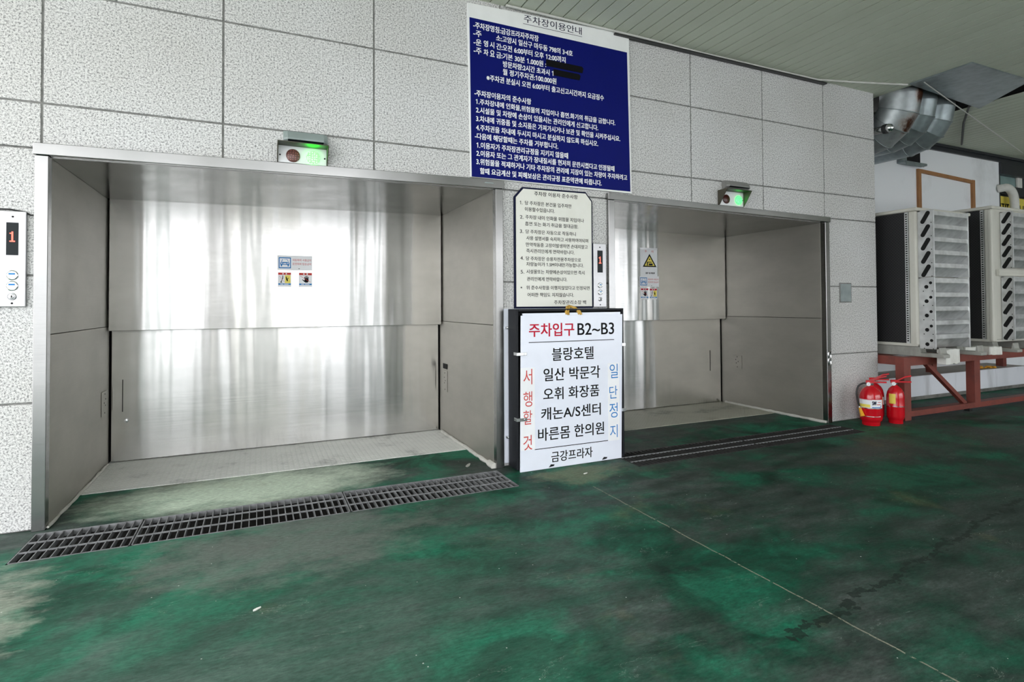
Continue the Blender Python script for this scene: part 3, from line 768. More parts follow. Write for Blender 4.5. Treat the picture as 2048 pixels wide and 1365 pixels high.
# standing lightbox
t = thing('lightbox_sign', (2.42, -.12, 0), 'standing white lightbox sign between the two doorways, with a yellow rope handle', 'lightbox')
m = MB()
m.box(1.905, 1.925, -.205, -.042, .02, 1.32); m.box(2.935, 2.955, -.205, -.042, .012, 1.32); m.box(1.925, 2.935, -.205, -.042, 1.30, 1.32); m.box(1.925, 2.935, -.205, -.042, .012, .034); m.box(1.92, 2.94, -.05, -.042, .03, 1.31)
m.build('case', 'frame_black', t, bevel=.004)
m = MB(); m.box(1.872, 2.9, -.026, -.008, .035, 1.322); m.build('back_panel', 'acrylic', t, bevel=.002)
m = MB(); m.prism([(1.929, .001), (2.915, .004), (2.937, 1.268), (1.943, 1.266)], 'y', -.214, -.206); m.build('front_panel', 'acrylic', t, bevel=.002)
m = MB(); m.prism([(1.965, 1.24), (2.92, 1.24), (2.92, 1.288), (1.965, 1.284)], 'y', -.2055, -.19); m.build('spare_panel', 'acrylic', t)
kb, kr, rd, bl = MB(), MB(), MB(), MB()
for tx, a, b, z, h in LBOX:
    y = -.2146
    if tx == 'STRIPL' or tx == 'STRIPR':
        s = MB(); s.box(a, b, -.2156, -.2142, z - h / 2, z + h / 2); s.build('paper_strip', 'paper', t)
    elif tx.startswith('LINE'): kb.slope(a, b, y, y + .001, z - .003 - (.0), z + .003, z - .003, z + .003)
    elif tx == '주차입구': put_text(kr, tx, a, b, z, h, y, .022, 0)
    elif len(tx) == 1: put_text(rd if tx in '서행할것' else bl, tx, a + .012, b - .012, z, h, -.2162, .008)
    else: put_text(kb, tx, a, b, z, h, y, .017)
kb.build('black_lettering', 'black_ink', t); kr.build('red_lettering', 'red_ink', t); rd.build('red_strip_lettering', 'red_print', t); bl.build('blue_strip_lettering', 'blue_print', t)
for (xx, zz, w) in ((1.90, .955, .09), (1.90, .425, .09)):
    m = MB(); m.box(xx, xx + w, -.224, -.2165, zz - .013, zz + .013); m.box(xx, xx + .016, -.2165, -.16, zz - .013, zz + .013); m.lathe([(.007, -.228), (.007, -.222)], (xx + w * .75, 0, zz), 'y', 10)
    m.build('clip', 'chrome', t, bevel=.002)
for (xx, zz) in ((2.937, 1.0), (2.937, .425)):
    m = MB(); m.box(xx - .012, xx + .024, -.224, -.206, zz - .014, zz + .014); m.build('clip', 'chrome', t, bevel=.002)
for (xx, zz) in ((1.888, 1.165), (1.888, .255)):
    m = MB(); m.box(xx - .006, xx + .022, -.06, -.026, zz - .009, zz + .009); m.lathe([(.006, -.07), (.006, -.05)], (xx + .008, 0, zz), 'y', 10); m.build('clip', 'chrome', t, bevel=.002)
for xx in (2.215, 2.735):
    m = MB(); m.prism([(xx - .025, .012), (xx + .02, .018), (xx + .028, .03), (xx - .005, .034)], 'y', -.2185, -.2145); m.build('foot_clip', 'frame_black', t)
m = MB()
pts = [(2.37, -.207, 1.272), (2.372, -.20, 1.30), (2.40, -.17, 1.335), (2.43, -.15, 1.342), (2.46, -.17, 1.33), (2.485, -.20, 1.30), (2.497, -.209, 1.272)]
m.tube(pts, .011, 10); m.tube([(p[0] + .018, p[1] - .004, p[2] - .004) for p in pts], .010, 10)
m.build('carry_rope', 'rope', t, smooth=True)

# ================================================================== call panels
def call_panel(cx, w, z0, z1, label, wmul, btn, dispx, disp, curved):
    t = thing('call_panel', (cx, -.01, z0), label, 'call panel')
    x0, x1 = cx - w / 2, cx + w / 2
    m = MB(); m.box(x0, x1, -.022, 0, z0, z1); m.build('faceplate', 'steel_plate', t, bevel=.004)
    m = MB(); m.box(disp[0], disp[1], -.0235, -.0222, disp[2], disp[3]); d = m.build('display', 'glass_dark', t)
    m = MB(); zc = disp[2] + (disp[3] - disp[2]) * .58; hx = (disp[0] + disp[1]) / 2
    m.box(hx - .004, hx + .004, -.0242, -.0236, zc - .028, zc + .028); m.box(hx - .013, hx + .013, -.0242, -.0236, zc - .034, zc - .027); m.box(hx - .013, hx - .003, -.0242, -.0236, zc + .014, zc + .020)
    m.build('digit', 'led_red', d)
    for k, (zz, r) in enumerate(btn):
        m = MB(); m.lathe([(r, -.022), (r, -.028), (r * .88, -.0305), (r * .8, -.0285)], (dispx, 0, zz), 'y', 24); b = m.build('button', 'chrome', t, smooth=True)
        m = MB(); m.lathe([(r * .78, -.0284), (r * .7, -.0296), (.001, -.0298)], (dispx, 0, zz), 'y', 20); m.build('button_face', 'white_board' if k < 2 else 'steel_plate', b, smooth=True)
        if k < 2:
            m = MB(); m.box(dispx - r * .5, dispx + r * .5, -.0303, -.0299, zz + r * .1, zz + r * .4); m.build('button_mark', 'blue_print', b)
        else:
            m = MB(); m.box(dispx - .003, dispx + .003, -.0306, -.0299, zz - .006, zz + .006); m.build('key_slot', 'gap', b)
    for zz in (z1 - .035, z0 + .022):
        m = MB(); m.lathe([(.006, -.021), (.006, -.0232)], (dispx, 0, zz), 'y', 10); m.build('screw', 'gap', t)
    return t
call_panel(-1.375, .195, 1.357, 1.935, 'steel lift call panel on the granite at the left edge of the picture', 1, ((1.548, .030), (1.484, .030), (1.420, .022)), -1.342, (-1.372, -1.314, 1.668, 1.865), True)
call_panel(2.832, .138, 1.330, 1.910, 'narrow steel lift call panel beside the cream notice board', 1, ((1.528, .024), (1.465, .024), (1.402, .019)), 2.833, (2.806, 2.862, 1.645, 1.846), False)
mb = MB(); pts = [(-1.46, -.004, 1.945), (-1.36, -.004, 1.946), (-1.29, -.004, 1.934), (-1.262, -.005, 1.916), (-1.25, -.006, 1.918)]
mb.tube(pts, .005, 8); tag(mb.build('cable', 'cable_black', smooth=True), 'thin black cable over the call panel at the left edge', 'cable')

# ================================================================== signal lamps and door sensors
def signal(x0, x1, z0, z1, green, red, label, mat_g, dy=-.012, hood=.11):
    t = thing('signal_lamp', ((x0 + x1) / 2, -.01, z0), label, 'signal lamp')
    m = MB(); m.box(x0, x1, dy - .006, 0, z0, z1); m.build('faceplate', 'signal_white', t, bevel=.002)
    yb = dy - .006
    for xx in (x0 - .006, x1):
        m = MB(); m.prism([(yb + .018, z0), (yb - .004, z0), (yb - hood, z1), (yb + .018, z1)], 'x', xx, xx + .006); m.build('side_wing', 'signal_dark', t)
    m = MB(); m.box(x0 - .006, x1 + .006, yb - hood, 0, z1, z1 + .006); m.build('hood', 'signal_dark', t, bevel=.001)
    for (xx, mt, nm) in ((red, mat_g[1], 'red_lens'), (green, mat_g[0], 'green_lens')):
        m = MB(); m.lathe([(.047, yb + .002), (.047, yb - .006), (.042, yb - .010), (.001, yb - .012)], (xx, 0, (z0 + z1) / 2 - .008), 'y', 28); m.build(nm, mt, t, smooth=True)
    for xx in (x0 + .013, x1 - .013):
        m = MB(); m.lathe([(.006, yb + .001), (.006, yb - .002)], (xx, 0, (z0 + z1) / 2 - .008), 'y', 10); m.build('screw', 'gap', t)
    return t
signal(.128, .458, 2.384, 2.505, .365, .228, 'signal lamp with a glaring green light on the header of the wide doorway', ('lamp_green', 'lamp_red'))
signal(4.285, 4.615, 2.366, 2.512, 4.545, 4.375, 'signal lamp with a dotted green light over the right doorway', ('lamp_green2', 'lamp_red2'))
def sensor(x0, x1, z0, z1, label, mat):
    t = thing('door_sensor', ((x0 + x1) / 2, -.01, z0), label, 'sensor')
    h = z1 - z0
    m = MB()
    def sec(x): return [(x, 0, z0 + .01), (x, -.03, z0), (x, -.085, z0 + h * .28), (x, -.088, z0 + h * .42), (x, -.045, z1), (x, 0, z1)]
    a = [(p[0], p[1] * .72, p[2]) for p in sec(x0)]; b = sec(x0 + .028); c = sec(x1 - .028); d = [(p[0], p[1] * .72, p[2]) for p in sec(x1)]
    m.rings([a, b, c, d]); m.build('housing', mat, t, bevel=.003)
    m = MB(); m.hexa([(x0 + .03, -.0305, z0 + .003), (x1 - .03, -.0305, z0 + .003), (x1 - .03, -.028, z0 + .006), (x0 + .03, -.028, z0 + .006), (x0 + .03, -.0865, z0 + h * .27), (x1 - .03, -.0865, z0 + h * .27), (x1 - .03, -.084, z0 + h * .32), (x0 + .03, -.084, z0 + h * .32)])
    m.build('lens', 'glass_dark', t)
sensor(.162, .462, 2.508, 2.606, 'grey door sensor above the glaring green signal lamp', 'sensor_grey')
sensor(4.335, 4.665, 2.530, 2.618, 'dark grey beak shaped door sensor over the dotted green signal lamp', 'sensor_dark_grey')
t = thing('blank_plate', (6.22, 0, 1.36), 'grey blank cover plate on the granite by the wall corner', 'cover plate')
m = MB(); m.box(6.118, 6.325, -.006, 0, 1.362, 1.592); m.build('rim', 'mortar', t)
m = MB(); m.box(6.130, 6.312, -.010, -.0062, 1.374, 1.580); m.build('plate', 'galv_grey', t, bevel=.002)

# ================================================================== stickers on the lift doors
def disc(mb, x, z, r, y, n=20, sz=1.0, t=.0004):
    mb.prism([(x + r * math.cos(2 * math.pi * k / n), z + sz * r * math.sin(2 * math.pi * k / n)) for k in range(n)], 'y', y, y + t)
def car_sticker(x0, x1, z0, z1, y, label):
    t = thing('car_sticker', ((x0 + x1) / 2, y, z0), label, 'sticker')
    w, h = x1 - x0, z1 - z0
    X = lambda u: x0 + u * w
    Z = lambda v: z0 + v * h
    m = MB(); m.box(x0, x1, y - .001, y, z0, z1); m.build('backing', 'paper', t)
    m = MB(); m.box(X(.04), X(.385), y - .0014, y - .001, Z(.12), Z(.87)); m.build('blue_border', 'blue_print', t)
    m = MB(); m.box(X(.065), X(.36), y - .0018, y - .0014, Z(.19), Z(.80)); m.build('border_field', 'paper', t)
    m = MB()
    yy = y - .0022
    m.prism([(X(.085), Z(.36)), (X(.085), Z(.50)), (X(.115), Z(.55)), (X(.31), Z(.55)), (X(.34), Z(.50)), (X(.34), Z(.36))], 'y', yy, yy + .0004)
    for a, b in (((.115, .55), (.145, .72)), ((.145, .72), (.28, .72)), ((.28, .72), (.31, .55))):
        p, q = (X(a[0]), yy, Z(a[1])), (X(b[0]), yy, Z(b[1])); m.bar(p, q, .0006, .006, up=(0, 1, 0)) if False else m.prism([(p[0] - .002, p[2]), (p[0] + .003, p[2]), (q[0] + .003, q[2]), (q[0] - .002, q[2] + .004)], 'y', yy, yy + .0004)
    for a in (.10, .29): m.box(X(a), X(a + .035), yy, yy + .0004, Z(.25), Z(.37))
    m.build('car_symbol', 'blue_print', t)
    m = MB(); disc(m, X(.125), Z(.46), .006, yy - .0005); disc(m, X(.30), Z(.46), .006, yy - .0005); m.box(X(.165), X(.26), yy - .0005, yy - .0001, Z(.41), Z(.47)); m.build('headlight', 'paper', t)
    m = MB(); put_text(m, '자동차외 사용금지', X(.43), X(.97), Z(.70), h * .17, y - .0014, .012); put_text(m, '운전자외 탑승금지', X(.43), X(.97), Z(.44), h * .17, y - .0014, .012); m.build('red_lettering', 'red_print', t)
    m = MB(); disc(m, X(.62), Z(.11), .006, y - .0014, sz=.6); m.build('mark', 'navy_ink', t)
    return t
def caution(x0, x1, z0, z1, y, label, hand, head):
    t = thing('caution_sticker', ((x0 + x1) / 2, y, z0), label, 'sticker')
    w, h = x1 - x0, z1 - z0
    X = lambda u: x0 + u * w
    Z = lambda v: z0 + v * h
    m = MB(); m.box(x0, x1, y - .001, y, z0, z1); m.build('backing', 'paper', t)
    m = MB(); m.box(X(.02), X(.98), y - .0014, y - .001, Z(.83), Z(.98)); m.build('red_heading', head, t)
    m = MB(); disc(m, X(.38), Z(.905), w * .055, y - .0018); disc(m, X(.63), Z(.905), w * .055, y - .0018); m.build('heading_dots', 'paper', t)
    m = MB(); m.box(X(.02), X(.98), y - .0014, y - .001, Z(.13), Z(.23)); m.build('blue_footing', 'blue_print', t)
    m = MB(); m.box(X(.18), X(.40), y - .0018, y - .0014, Z(.16), Z(.20)); m.box(X(.46), X(.80), y - .0018, y - .0014, Z(.16), Z(.20)); m.build('footing_marks', 'paper', t)
    yy = y - .0018
    k = MB()
    if hand:
        k.prism([(X(.24), Z(.50)), (X(.28), Z(.53)), (X(.42), Z(.44)), (X(.44), Z(.62)), (X(.72), Z(.62)), (X(.74), Z(.40)), (X(.66), Z(.30)), (X(.50), Z(.30)), (X(.40), Z(.36))], 'y', yy, yy + .0004)
        for a, top in ((.415, .72), (.50, .775), (.585, .77), (.67, .73)): k.prism([(X(a), Z(.60)), (X(a + .06), Z(.60)), (X(a + .06), Z(top - .015)), (X(a + .03), Z(top)), (X(a), Z(top - .015))], 'y', yy, yy + .0004)
        k.build('hand_symbol', 'black_ink', t)
    else:
        q = MB(); q.box(X(.52), X(.95), y - .0015, y - .001, Z(.25), Z(.81)); q.build('yellow_field', 'yellow_label', t)
        disc(k, X(.36), Z(.73), w * .045, yy)
        k.prism([(X(.32), Z(.66)), (X(.40), Z(.68)), (X(.38), Z(.54)), (X(.31), Z(.52))], 'y', yy, yy + .0004)
        k.prism([(X(.31), Z(.53)), (X(.34), Z(.53)), (X(.27), Z(.34)), (X(.33), Z(.28)), (X(.17), Z(.28))], 'y', yy, yy + .0004)
        disc(k, X(.63), Z(.66), w * .05, yy)
        k.prism([(X(.58), Z(.60)), (X(.68), Z(.62)), (X(.76), Z(.44)), (X(.72), Z(.36)), (X(.66), Z(.42))], 'y', yy, yy + .0004)
        k.prism([(X(.70), Z(.56)), (X(.82), Z(.64)), (X(.83), Z(.61)), (X(.72), Z(.51))], 'y', yy, yy + .0004)
        k.build('figure_symbol', 'black_ink', t)
    r = MB(); r.prism([(X(.10), Z(.745)), (X(.10), Z(.77)), (X(.90 if hand else .48), Z(.34 if hand else .34)), (X(.90 if hand else .48), Z(.315))], 'y', yy - .0006, yy - .0002); r.build('red_slash', 'red_print', t)
YD = 1.4495
car_sticker(.168, .481, 1.700, 1.841, YD, 'car only sticker with red text on the wide bright lift door')
caution(.174, .291, 1.541, 1.678, YD, 'caution sticker with yellow half on the wide bright lift door', False, 'red_print')
caution(.360, .481, 1.541, 1.678, YD, 'caution sticker with a black hand on the wide bright lift door', True, 'red_print')
car_sticker(4.388, 4.696, 1.578, 1.714, YD - .004, 'car only sticker under the taped warning sheet on the right lift door')
caution(4.411, 4.533, 1.419, 1.560, YD, 'small caution sticker with a black hand on the right lift door', True, 'red_ink')
caution(4.550, 4.668, 1.419, 1.556, YD, 'small caution sticker with yellow half on the right lift door', False, 'red_ink')
t = thing('warning_sheet', (4.54, YD, 1.70), 'paper warning sheet with a black triangle in a plastic sleeve', 'notice')
m = MB(); m.box(4.407, 4.674, YD - .002, YD, 1.700, 2.072); m.build('sheet', 'paper', t)
m = MB(); m.prism([(4.445, 1.832), (4.662, 1.832), (4.552, 2.000)], 'y', YD - .0026, YD - .002); m.build('triangle', 'black_ink', t)
m = MB(); m.prism([(4.473, 1.847), (4.633, 1.847), (4.552, 1.970)], 'y', YD - .0032, YD - .0026); m.build('triangle_field', 'yellow_label', t)
m = MB(); m.box(4.510, 4.525, YD - .0038, YD - .0032, 1.85, 1.895); m.box(4.51, 4.585, YD - .0038, YD - .0032, 1.888, 1.897); m.box(4.54, 4.60, YD - .0038, YD - .0032, 1.852, 1.876); disc(m, 4.552, 1.93, .009, YD - .0038); m.build('pictogram', 'navy_ink', t)
m = MB(); put_text(m, '주', 4.478, 4.510, 2.030, .030, YD - .0026, .01); put_text(m, '의', 4.580, 4.612, 2.030, .030, YD - .0026, .01); m.build('red_lettering', 'red_print', t)
m = MB(); rnd = random.Random(2)
for k, xx in enumerate((4.492, 4.515, 4.545, 4.572, 4.594, 4.617)):
    m.box(xx, xx + .007, YD - .0026, YD - .002, 1.742, 1.764); m.box(xx + .009, xx + .015, YD - .0026, YD - .002, 1.742 + .006 * (k % 2), 1.764); m.box(xx, xx + .015, YD - .0026, YD - .002, 1.750, 1.754)
m.build('faint_lettering', 'black_ink', t)
m = MB(); m.box(4.403, 4.678, YD - .0032, YD - .0022, 2.054, 2.074); m.build('top_clip', 'steel_plate', t)

# ================================================================== red steel stand
FY = -.33
t = thing('steel_stand', (8.6, .0, 0), 'red oxide painted steel stand carrying the outdoor air conditioners', 'stand')
def rail(p, q, w, h, name): m = MB(); m.bar(p, q, w, h); m.build(name, 'red_steel', t, bevel=.003)
rail((6.745, FY + .05, .677), (11.2, FY + .05, .677), .10, .10, 'top_rail')
rail((6.745, .62, .677), (11.2, .62, .677), .10, .10, 'top_rail')
rail((6.86, FY + .05, .073), (11.2, FY + .05, .073), .10, .065, 'bottom_rail')
for xx in (6.86, 9.0, 10.9): rail((xx, FY + .1, .677), (xx, .62, .677), .09, .10, 'cross_rail')
for xx in (6.805, 8.225): m = MB(); m.box(xx - .06, xx + .06, FY, FY + .10, 0 if xx < 7 else .1, .63); m.build('leg', 'red_steel', t, bevel=.003)
m = MB(); m.box(10.85, 10.97, FY, FY + .10, .1, .63); m.build('leg', 'red_steel', t, bevel=.003)
for xx in (8.99, 10.86): m = MB(); m.box(xx - .05, xx + .05, .57, .67, .3365, .63); m.build('rear_leg', 'red_steel', t, bevel=.003)
m = MB(); m.bar((7.24, FY + .05, .635), (8.02, FY + .05, .10), .05, .05, up=(0, 1, 0)); m.build('brace', 'red_steel', t, bevel=.002)
for xx in (6.93, 8.10): m = MB(); m.box(xx - .03, xx + .03, FY + .02, FY + .08, 0, .041); m.build('foot_shim', 'black', t)

# ================================================================== outdoor units
def blade_set(mb, x0, x1, z0, z1, y_in, y_out, n):
    st = (z1 - z0) / n
    for k in range(n):
        za = z1 - k * st
        # a louvre: short lip on top then a long face sloping back and down, with thickness
        prof = [(y_out, za - .012), (y_out, za - .055), (y_in - .02, za - st * 1.02), (y_in - .015, za - st * 1.02), (y_out + .006, za - .052), (y_out + .006, za - .006), (y_in, za - .0), (y_in, za + .003)]
        mb.prism([(y, z) for y, z in prof], 'x', x0, x1)
def unit(x0, x1, y0, y1, z0, z1, label, hoods):
    t = thing('air_conditioner', ((x0 + x1) / 2, (y0 + y1) / 2, z0), label, 'air conditioner', 'outdoor units on the red stand')
    m = MB(); m.box(x0 + .03, x1, y0 + .004, y1, z0 + .02, z1 - .03); m.build('casing', 'ac_beige', t, bevel=.02, seg=3)
    m = MB(); m.box(x0 - .012, x1 + .01, y0 - .014, y1 + .01, z1 - .04, z1); m.build('top_cover', 'ac_beige', t, bevel=.014, seg=3)
    m = MB(); m.box(x0, x1, y0 + .012, y1, z0, z0 + .035); m.build('base_pan', 'ac_beige', t, bevel=.004)
    m = MB(); m.box(x0 + .004, x0 + .03, y0 + .12, y1, z0 + .035, z1 - .045); m.build('coil', 'coil', t)
    m = MB(); m.box(x0 - .002, x0 + .045, y0 - .002, y0 + .085, z0 + .01, z1 - .04); m.build('corner_post', 'ac_beige', t, bevel=.018, seg=3)
    m = MB(); m.box(x0 - .001, x0 + .02, y0 + .086, y0 + .125, z0 + .03, z1 - .045); m.build('perforated_strip', 'ac_silver', t)
    n = 56; m = MB()
    for k in range(n): zz = z0 + .05 + (z1 - z0 - .11) * (k + .5) / n; m.box(x0 - .0016, x0 - .0008, y0 + .096, y0 + .116, zz - .007, zz + .007)
    m.build('strip_holes', 'gap', t)
    for (hx0, hx1, hz0, hz1, dep, kind) in hoods:
        yo = y0 - dep
        h = MB(); h.box(hx0, hx0 + .006, yo, y0, hz0, hz1); h.box(hx1 - .006, hx1, yo + .01, y0, hz0, hz1)
        h.box(hx0, hx0 + .02, yo - .004, yo + .004, hz0, hz1); h.box(hx1 - .02, hx1, yo - .002, yo + .01, hz0, hz1); h.box(hx0, hx1, y0 - .03, y0, hz1 - .012, hz1)
        ho = h.build('air_guide', 'ac_silver', t, bevel=.001)
        b = MB(); blade_set(b, hx0 + .008, hx1 - .008, hz0 + .01, hz1 - .01, y0 - .03, yo + .004, 5); b.build('louvre', 'ac_silver', ho)
        s = MB(); st = (hz1 - hz0) / 5
        for k in range(5):
            zc = hz1 - st * (k + .55); yc = (yo + y0) / 2
            if kind == 'slot':
                d = Vector((0, -.028, .048)); r = .024; pts = []
                ang = math.atan2(d.z, d.y)
                for q in range(9): a = ang - math.pi / 2 + math.pi * q / 8; pts.append((yc + d.y + r * math.cos(a), zc + d.z + r * math.sin(a)))
                for q in range(9): a = ang + math.pi / 2 + math.pi * q / 8; pts.append((yc - d.y + r * math.cos(a), zc - d.z + r * math.sin(a)))
                s.prism(pts, 'x', hx0 - .0012, hx0 - .0002)
            else:
                for yy, zz, r in ((yc + .0, zc - .02, .022), (yc - .045, zc + .025, .017)):
                    s.prism([(yy + r * math.cos(2 * math.pi * q / 14), zz + r * math.sin(2 * math.pi * q / 14)) for q in range(14)], 'x', hx0 - .0012, hx0 - .0002)
        for k in range(5):
            for yy in (yo + .02, y0 - .05):
                s.prism([(yy + .006 * math.cos(2 * math.pi * q / 8), hz1 - st * (k + .97) + .006 * math.sin(2 * math.pi * q / 8)) for q in range(8)], 'x', hx0 - .0012, hx0 - .0002)
        s.build('side_slots', 'gap', ho)
    return t
UZ = .845
unit(7.0, 8.10, -.335, .14, UZ, 2.475, 'weathered outdoor air conditioner nearer the wall corner, with two stacked louvre guides',
     ((7.035, 7.745, 1.655, 2.43, .165, 'slot'), (7.035, 7.74, .822, 1.65, .165, 'hole')))
u2 = unit(8.60, 9.75, -.335, .14, UZ, 2.605, 'outdoor air conditioner at the right edge of the picture, wide beige corner post',
     ((8.80, 9.70, 1.80, 2.53, .13, 'slot'), (8.80, 9.70, .87, 1.69, .13, 'slot')))
m = MB(); m.box(8.68, 9.7, -.37, -.336, 1.70, 1.785); m.box(8.68, 9.7, -.375, -.37, 1.735, 1.75); m.build('middle_band', 'ac_beige', u2, bevel=.006)
m = MB(); m.box(8.595, 8.68, -.338, -.28, UZ, 2.56); m.build('corner_trim', 'ac_beige', u2, bevel=.02, seg=3)
# rubber feet under the units
def foot(xc, y0, y1, label):
    t = MB(); w = .12; z0 = .727; z1 = UZ - .003
    P = [(y0, z0), (y0, z0 + .035), (y0 + .03, z0 + .05), (y0 + .04, z1), (y0 + .055, z1), (y0 + .065, z0 + .045), (y0 + .245, z0 + .045), (y0 + .26, z1), (y1, z1), (y1, z0)]
    t.prism(P, 'x', xc - w / 2, xc + w / 2)
    tag(t.build('rubber_foot', 'rubber_grey', bevel=.006), label, 'unit foot', 'grey feet under the outdoor units')
foot(7.09, -.59, .68, 'grey foot block with a notch under the first unit, nearest the wall corner')
foot(7.84, -.59, .68, 'grey foot block under the first unit, beside the torn white foam')
foot(8.70, -.56, .68, 'grey foot block under the second unit, behind the small foam scrap')
foot(9.55, -.56, .68, 'grey foot block under the far side of the second unit')
def foam(c, size, rz, label, seed, name='foam_block'):
    rnd = random.Random(seed); m = MB()
    sx, sy, sz = size
    pr = []
    n = 7
    for k in range(n + 1):
        u = -1 + 2 * k / n
        jj = lambda: rnd.uniform(-.10, .10)
        ring = [(u * sx / 2, -sy / 2 * (1 + jj()), -sz / 2 * (1 + jj())), (u * sx / 2, sy / 2, -sz / 2 * (1 + jj())), (u * sx / 2, sy / 2, sz / 2 * (1 + jj())), (u * sx / 2, -sy / 2 * (1 + jj()), sz / 2 * (1 + jj()))]
        pr.append([(c[0] + p[0] * math.cos(rz) - p[1] * math.sin(rz), c[1] + p[0] * math.sin(rz) + p[1] * math.cos(rz), c[2] + p[2]) for p in ring])
    m.rings(pr); tag(m.build(name, 'foam', bevel=.006), label, 'foam')
foam((7.36, -.46, .725), (.30, .10, .17), .05, 'torn white foam block hanging over the rail under the first unit', 3)
foam((8.36, -.425, .755), (.15, .12, .10), -.5, 'small white foam scrap on the rail between the two units', 8)
mb = MB(); mb.box(7.98, 8.40, -.33, .2, .7285, .80); tag(mb.build('wooden_packing', 'foam', bevel=.01), 'flat pale packing board on the rail between the two units', 'packing board')
mb = MB(); mb.tube([(10.15, -.05, .72), (10.23, -.1, .58), (10.42, -.12, .01)], .028, 12); tag(mb.build('drain_pipe', 'chrome', smooth=True), 'silver pipe leaning under the second unit', 'pipe')
mb = MB(); rnd = random.Random(9)
for k in range(9):
    xx, yy = rnd.uniform(10.05, 10.45), rnd.uniform(.50, .62); r = rnd.uniform(.02, .045)
    mb.lathe([(.002, 0), (r, r * .3), (r * .7, r * .9), (.002, r)], (xx, yy, .3366), 'z', 7)
tag(mb.build('yellow_debris', 'yellow', smooth=True), 'yellow crumbled debris on the plinth under the second unit', 'debris', kind='stuff')

# ================================================================== ducts and sheet metal at the ceiling
def elbow(cx, cy, r, R, zt, label, nseg=4, mat='galv'):
    t = thing('duct_elbow', (cx, cy, zt - R), label, 'duct', 'elbow ducts under the ceiling')
    n = 30
    # centre of bend at (cx, cy+R, zt)
    def ring(a, rr):
        c = Vector((cx, cy + R - R * math.cos(a), zt - R * math.sin(a)))
        rad = Vector((0, -math.cos(a), -math.sin(a)))
        return [tuple(c + rr * (math.cos(2 * math.pi * k / n) * rad + math.sin(2 * math.pi * k / n) * Vector((1, 0, 0)))) for k in range(n)]
    m = MB(); m.rings([[(p[0], p[1], p[2] + .10) for p in ring(0, r)], ring(0, r)], caps=False); m.build('collar', mat, t, smooth=True)
    for k in range(nseg):
        a0, a1 = math.pi / 2 * k / nseg, math.pi / 2 * (k + 1) / nseg
        m = MB(); m.rings([ring(a0, r), ring(a1, r)], caps=False); m.build('gore', mat, t, smooth=True)
        m = MB(); m.rings([ring(a1 - .012, r + .001), ring(a1 - .006, r + .008), ring(a1 + .006, r + .008), ring(a1 + .012, r + .001)], caps=False); m.build('seam', 'galv_grey', t, smooth=True)
    e = ring(math.pi / 2, r)
    if cy + R < .99:
        m = MB(); m.rings([e, [(p[0], .995, p[2]) for p in e]], caps=False); m.build('straight_run', mat, t, smooth=True)
    return t
elbow(7.16, -.10, .22, .40, 3.87, 'rusty galvanised duct elbow nearest the granite corner')
elbow(7.60, -.06, .19, .34, 3.87, 'middle galvanised duct elbow between the rusty and the shiny one', mat='galv_plain')
elbow(8.02, -.04, .19, .34, 3.87, 'far galvanised duct elbow with one shiny segment', mat='galv_plain')
mb = MB(); mb.hexa([(6.86, -1.0, 3.882), (8.02, -1.0, 3.882), (8.55, -.25, 3.882), (6.86, -.38, 3.882), (6.86, -1.0, 3.898), (8.02, -1.0, 3.898), (8.55, -.25, 3.898), (6.86, -.38, 3.898)])
tag(mb.build('patch_sheet', 'galv_plain'), 'large galvanised patch sheet screwed under the ceiling above the ducts', 'metal sheet')
t = thing('vent_pipe', (6.88, .1, 3.46), 'short chrome vent pipe with a domed cap below the ducts', 'vent pipe')
m = MB(); m.tube([(6.885, .25, 3.455), (6.885, -.08, 3.455)], .045, 20); m.build('pipe', 'chrome', t, smooth=True)
m = MB(); m.lathe([(.055, -.06), (.058, -.075), (.058, -.10), (.045, -.105)], (6.885, 0, 3.455), 'y', 20); m.build('collar', 'black', t, smooth=True)
m = MB(); m.lathe([(.045, -.10), (.054, -.125), (.046, -.15), (.025, -.17), (.001, -.176)], (6.885, 0, 3.455), 'y', 20); m.build('domed_cap', 'chrome', t, smooth=True)
mb = MB(); mb.box(7.9, 8.905, .982, 1.0, 3.60, 3.86); tag(mb.build('wall_sheet', 'galv_grey', bevel=.002), 'dull grey metal sheet on the white wall under the ducts', 'metal sheet')
t = thing('wall_vent', (9.2, .99, 3.45), 'dark open vent box with a metal lip in the white wall', 'vent')
m = MB(); m.box(8.93, 9.47, .985, .999, 3.53, 3.86); m.build('opening', 'gap', t)
m = MB(); m.box(8.90, 9.50, .90, 1.0, 3.49, 3.525); m.box(8.90, 8.93, .93, 1.0, 3.525, 3.86); m.box(8.93, 9.12, .978, .984, 3.55, 3.86); m.box(8.95, 9.40, .89, .90, 3.46, 3.52); m.build('metal_lip', 'galv_plain', t, bevel=.004)
t = thing('wood_frame', (10.15, .98, 2.6), 'orange brown wooden frame strips on the white wall behind the air conditioners', 'frame')
m = MB(); m.box(9.385, 9.46, .965, 1.0, 1.2, 3.455); m.build('stile', 'wood', t, bevel=.003)
m = MB(); m.box(10.87, 10.945, .965, 1.0, 1.2, 3.41); m.build('stile', 'wood', t, bevel=.003)
m = MB(); m.slope(9.46, 10.87, .965, 1.0, 3.40, 3.455, 3.35, 3.405); m.build('top_strip', 'wood', t, bevel=.003)
